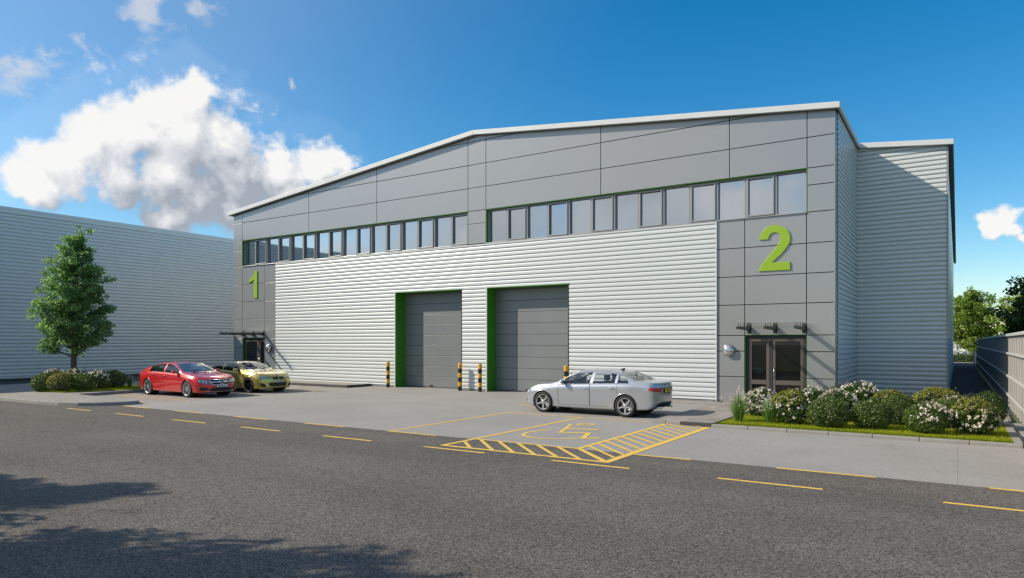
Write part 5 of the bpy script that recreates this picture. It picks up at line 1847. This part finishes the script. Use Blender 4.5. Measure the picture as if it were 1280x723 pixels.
# a group that gives the cloud thickness in one direction of the sky
g = bpy.data.node_groups.new('cloud_field', 'ShaderNodeTree')
g.interface.new_socket('Vector', in_out='INPUT', socket_type='NodeSocketVector')
g.interface.new_socket('Density', in_out='OUTPUT', socket_type='NodeSocketFloat')
gi = g.nodes.new('NodeGroupInput'); go = g.nodes.new('NodeGroupOutput')
def GN(t): return g.nodes.new(t)
GL = g.links.new
def math_(op, a, b=None, clamp=False):
    n = GN('ShaderNodeMath'); n.operation = op; n.use_clamp = clamp
    for i, x in enumerate((a, b)):
        if x is None: continue
        if isinstance(x, (int, float)): n.inputs[i].default_value = x
        else: GL(x, n.inputs[i])
    return n.outputs[0]
def mrange(v, a, b, c=0., d=1., smooth=True):
    n = GN('ShaderNodeMapRange'); n.interpolation_type = 'SMOOTHSTEP' if smooth else 'LINEAR'
    n.inputs['From Min'].default_value = a; n.inputs['From Max'].default_value = b; n.inputs['To Min'].default_value = c; n.inputs['To Max'].default_value = d
    GL(v, n.inputs['Value']); return n.outputs[0]
def noise(scale, detail, rough, off=(0, 0, 0), stretch=None):
    v = gi.outputs[0]
    mp = GN('ShaderNodeMapping'); mp.inputs['Location'].default_value = off
    if stretch: mp.inputs['Scale'].default_value = stretch
    GL(v, mp.inputs[0])
    n = GN('ShaderNodeTexNoise'); n.inputs['Scale'].default_value = scale; n.inputs['Detail'].default_value = detail; n.inputs['Roughness'].default_value = rough
    GL(mp.outputs[0], n.inputs['Vector']); return n.outputs['Fac']
def warp(vec, amt, scale, detail, off):
    mp = GN('ShaderNodeMapping'); mp.inputs['Location'].default_value = off; GL(vec, mp.inputs[0])
    n = GN('ShaderNodeTexNoise'); n.inputs['Scale'].default_value = scale; n.inputs['Detail'].default_value = detail; n.inputs['Roughness'].default_value = .6
    GL(mp.outputs[0], n.inputs['Vector'])
    a = GN('ShaderNodeVectorMath'); a.operation = 'SUBTRACT'; GL(n.outputs['Color'], a.inputs[0]); a.inputs[1].default_value = (.5, .5, .5)
    b = GN('ShaderNodeVectorMath'); b.operation = 'SCALE'; GL(a.outputs[0], b.inputs[0]); b.inputs['Scale'].default_value = amt
    c = GN('ShaderNodeVectorMath'); c.operation = 'ADD'; GL(vec, c.inputs[0]); GL(b.outputs[0], c.inputs[1])
    return c.outputs[0]
WV = [gi.outputs[0]]
def lobe(d, r):
    n = GN('ShaderNodeVectorMath'); n.operation = 'DISTANCE'
    GL(WV[0], n.inputs[0]); n.inputs[1].default_value = d
    return math_('SUBTRACT', 1.0, math_('DIVIDE', n.outputs['Value'], r))
def join(ls):
    a = ls[0]
    for b in ls[1:]:
        n = GN('ShaderNodeMath'); n.operation = 'SMOOTH_MAX'; n.inputs[2].default_value = .3
        GL(a, n.inputs[0]); GL(b, n.inputs[1]); a = n.outputs[0]
    return a
CF = 859.; CTH = R(32.96)
def sky_dir(px, py):
    """compass/height direction of a cloud puff given on a 1280 wide panorama"""
    u = (px - 640) / CF; v = (428 - py) / CF
    return Vector((-math.sin(CTH) + u * math.cos(CTH), math.cos(CTH) + u * math.sin(CTH), v)).normalized()
def lobes(lst): return join([lobe(sky_dir(x, y), r / CF * .9) for x, y, r in lst])
WV[0] = warp(gi.outputs[0], .075, 13, 7, (.4, .9, .1))
big = lobes([(45, 232, 42), (80, 205, 48), (120, 175, 50), (165, 170, 55), (205, 140, 48), (240, 120, 42), (232, 165, 60), (285, 180, 48), (215, 225, 62), (250, 245, 50), (300, 225, 60),
             (345, 215, 45), (400, 205, 38), (430, 210, 22), (205, 275, 38), (290, 265, 40), (360, 250, 45), (150, 220, 45), (60, 245, 28)])
n1 = noise(9, 9, .58, (.3, .1, .7)); n1b = noise(28, 6, .6, (1.3, .4, .2))
f1 = math_('ADD', big, math_('MULTIPLY', math_('SUBTRACT', n1, .5), 1.1))
f1 = math_('ADD', f1, math_('MULTIPLY', math_('SUBTRACT', n1b, .5), .8))
d1 = mrange(f1, .12, .50)
# small solid puff on the right
WV[0] = warp(gi.outputs[0], .03, 34, 6, (.7, .2, .1))
sm = lobes([(1240, 280, 20), (1258, 276, 20), (1270, 286, 13), (1282, 296, 9)])
f2 = math_('ADD', sm, math_('MULTIPLY', math_('SUBTRACT', noise(30, 7, .55, (3.1, .2, 0)), .5), 1.4))
d2 = mrange(f2, .15, .55)
# thin torn wisps
WV[0] = warp(gi.outputs[0], .13, 11, 9, (.1, .2, .6))
ws = lobes([(20, 70, 45), (0, 95, 40), (50, 55, 28), (190, 12, 50), (225, 30, 30), (240, 5, 35), (70, 92, 20), (105, 92, 18), (100, 55, 20), (140, 68, 16), (305, 120, 28), (322, 128, 18), (382, 100, 16), (405, 80, 14), (270, 110, 22), (335, 145, 14)])
f3 = math_('ADD', ws, math_('MULTIPLY', math_('SUBTRACT', noise(16, 9, .68, (0, 2.2, .4), (1, 1, 1.6)), .5), 2.6))
d3 = mrange(f3, .30, 1.05, 0, .75)
# broken cloud over the rest of the sky, behind the viewer
sx = GN('ShaderNodeSeparateXYZ'); GL(gi.outputs[0], sx.inputs[0])
back = math_('MAXIMUM', mrange(sx.outputs['Y'], .15, -.25), mrange(sx.outputs['Z'], .52, .70, 0, .6))
f4 = math_('ADD', noise(1.9, 8, .50, (.2, .5, .9)), 0.0)
d4 = math_('MULTIPLY', mrange(f4, .47, .66), back)
d4 = math_('MULTIPLY', d4, mrange(sx.outputs['Z'], -.02, .06))
# one broad soft bank of cloud across the road, and a low streak left of it
WV[0] = warp(gi.outputs[0], .10, 7, 7, (.9, .3, .5))
def bl(x, y, z, r): return lobe(Vector((x, y, z)).normalized(), r)
bk = join([bl(-12, -25.75, 4.0, .11), bl(-9.5, -25.75, 5.0, .15), bl(-7.0, -25.75, 4.5, .14), bl(-10.5, -25.75, 7.5, .12), bl(-8, -25.75, 1.5, .2), bl(-27, -25.75, 3.9, .055), bl(-23, -25.75, 3.6, .05), bl(-19.5, -25.75, 4.8, .045),
           bl(-9, -25.75, 13, .25), bl(-2, -25.75, 20, .3)])
f5 = math_('ADD', bk, math_('MULTIPLY', math_('SUBTRACT', noise(5, 7, .52, (1.1, .2, .3)), .5), 1.2))
d4 = math_('MAXIMUM', d4, mrange(f5, .02, .62, 0, .92))
dp = GN('ShaderNodeVectorMath'); dp.operation = 'DOT_PRODUCT'; GL(gi.outputs[0], dp.inputs[0]); dp.inputs[1].default_value = SUN
veil = math_('MULTIPLY', mrange(dp.outputs['Value'], .05, .95, 0, .36), mrange(noise(2.2, 5, .55, (4, 1, 2)), .2, .7, .6, 1.0))
tot = math_('MAXIMUM', math_('MAXIMUM', math_('MAXIMUM', d1, d2), math_('MAXIMUM', d3, d4)), 0.0)
tot = math_('SUBTRACT', 1.0, math_('MULTIPLY', math_('SUBTRACT', 1.0, tot), math_('SUBTRACT', 1.0, veil)))
GL(tot, go.inputs[0])
g.interface.new_socket('Thickness', in_out='OUTPUT', socket_type='NodeSocketFloat')
g.interface.new_socket('Body', in_out='OUTPUT', socket_type='NodeSocketFloat')
th4 = math_('SUBTRACT', math_('MULTIPLY', math_('SUBTRACT', f4, .47), 2.0), math_('MULTIPLY', math_('SUBTRACT', 1.0, back), 4.0))
thick = math_('MAXIMUM', math_('MAXIMUM', f1, f2), math_('MAXIMUM', math_('MAXIMUM', th4, math_('MULTIPLY', f5, .5)), -.6))
GL(thick, go.inputs[1])
GL(math_('MAXIMUM', math_('MAXIMUM', big, th4), 0.0), go.inputs[2])

def field(vec, k=0):
    n = N('ShaderNodeGroup'); n.node_tree = g; L(vec, n.inputs[0]); return n.outputs[k]
def WM(op, a, b, clamp=False):
    n = N('ShaderNodeMath'); n.operation = op; n.use_clamp = clamp
    for i, x in enumerate((a, b)):
        if isinstance(x, (int, float)): n.inputs[i].default_value = x
        else: L(x, n.inputs[i])
    return n.outputs[0]
d0 = field(nrm.outputs[0])
def toward(k, up=.8):
    a = N('ShaderNodeVectorMath'); a.operation = 'ADD'; a.inputs[1].default_value = SUN * k + Vector((0, 0, k * up))
    L(nrm.outputs[0], a.inputs[0]); b = N('ShaderNodeVectorMath'); b.operation = 'NORMALIZE'; L(a.outputs[0], b.inputs[0])
    return b.outputs[0]
# relief: a puff is bright where the cloud thins out towards the sun, grey where more cloud stands in the way
t0 = field(nrm.outputs[0], 1)
rel = WM('ADD', WM('MULTIPLY', WM('SUBTRACT', t0, field(toward(.014), 1)), .75), WM('MULTIPLY', WM('SUBTRACT', t0, field(toward(.05), 1)), .42))
bod = WM('MULTIPLY', field(toward(.085), 2), -.5)
lit = WM('ADD', WM('ADD', rel, bod), .53, True)
rp = N('ShaderNodeValToRGB')
rp.color_ramp.elements[0].position = .12; rp.color_ramp.elements[0].color = (.40, .43, .49, 1)
rp.color_ramp.elements[1].position = .88; rp.color_ramp.elements[1].color = (1.0, .985, .96, 1)
e = rp.color_ramp.elements.new(.5); e.color = (.70, .72, .76, 1)
L(lit, rp.inputs[0])
cb = N('ShaderNodeBackground'); cb.inputs['Strength'].default_value = CLOUD_STR
L(rp.outputs[0], cb.inputs['Color'])
mx = N('ShaderNodeMixShader')
L(WM('MULTIPLY', d0, .97), mx.inputs[0]); L(bg.outputs[0], mx.inputs[1]); L(cb.outputs[0], mx.inputs[2])
L(mx.outputs[0], out.inputs['Surface'])

# ------------------------------------------------------------------ camera
cd = bpy.data.cameras.new('camera'); cam = bpy.data.objects.new('camera', cd); col.objects.link(cam)
cd.sensor_width = 36; cd.lens = 36 * 859 / 1280; cd.shift_y = 66.5 / 1280
cd.clip_end = 3000; cd.clip_start = .05
cam.location = (0, 0, 2.25); cam.rotation_euler = (R(90), 0, R(32.96))
scene.camera = cam
vs_ = scene.view_settings
scene.display_settings.display_device = 'sRGB'
vs_.view_transform = 'Standard'; vs_.look = 'None'; vs_.exposure = EXPOSURE; vs_.gamma = 1; vs_.use_curve_mapping = False
scene.cycles.max_bounces = 8
scene.cycles.caustics_reflective = False
scene.cycles.caustics_refractive = False
scene.cycles.filter_width = 1.4
scene.cycles.transparent_max_bounces = 12
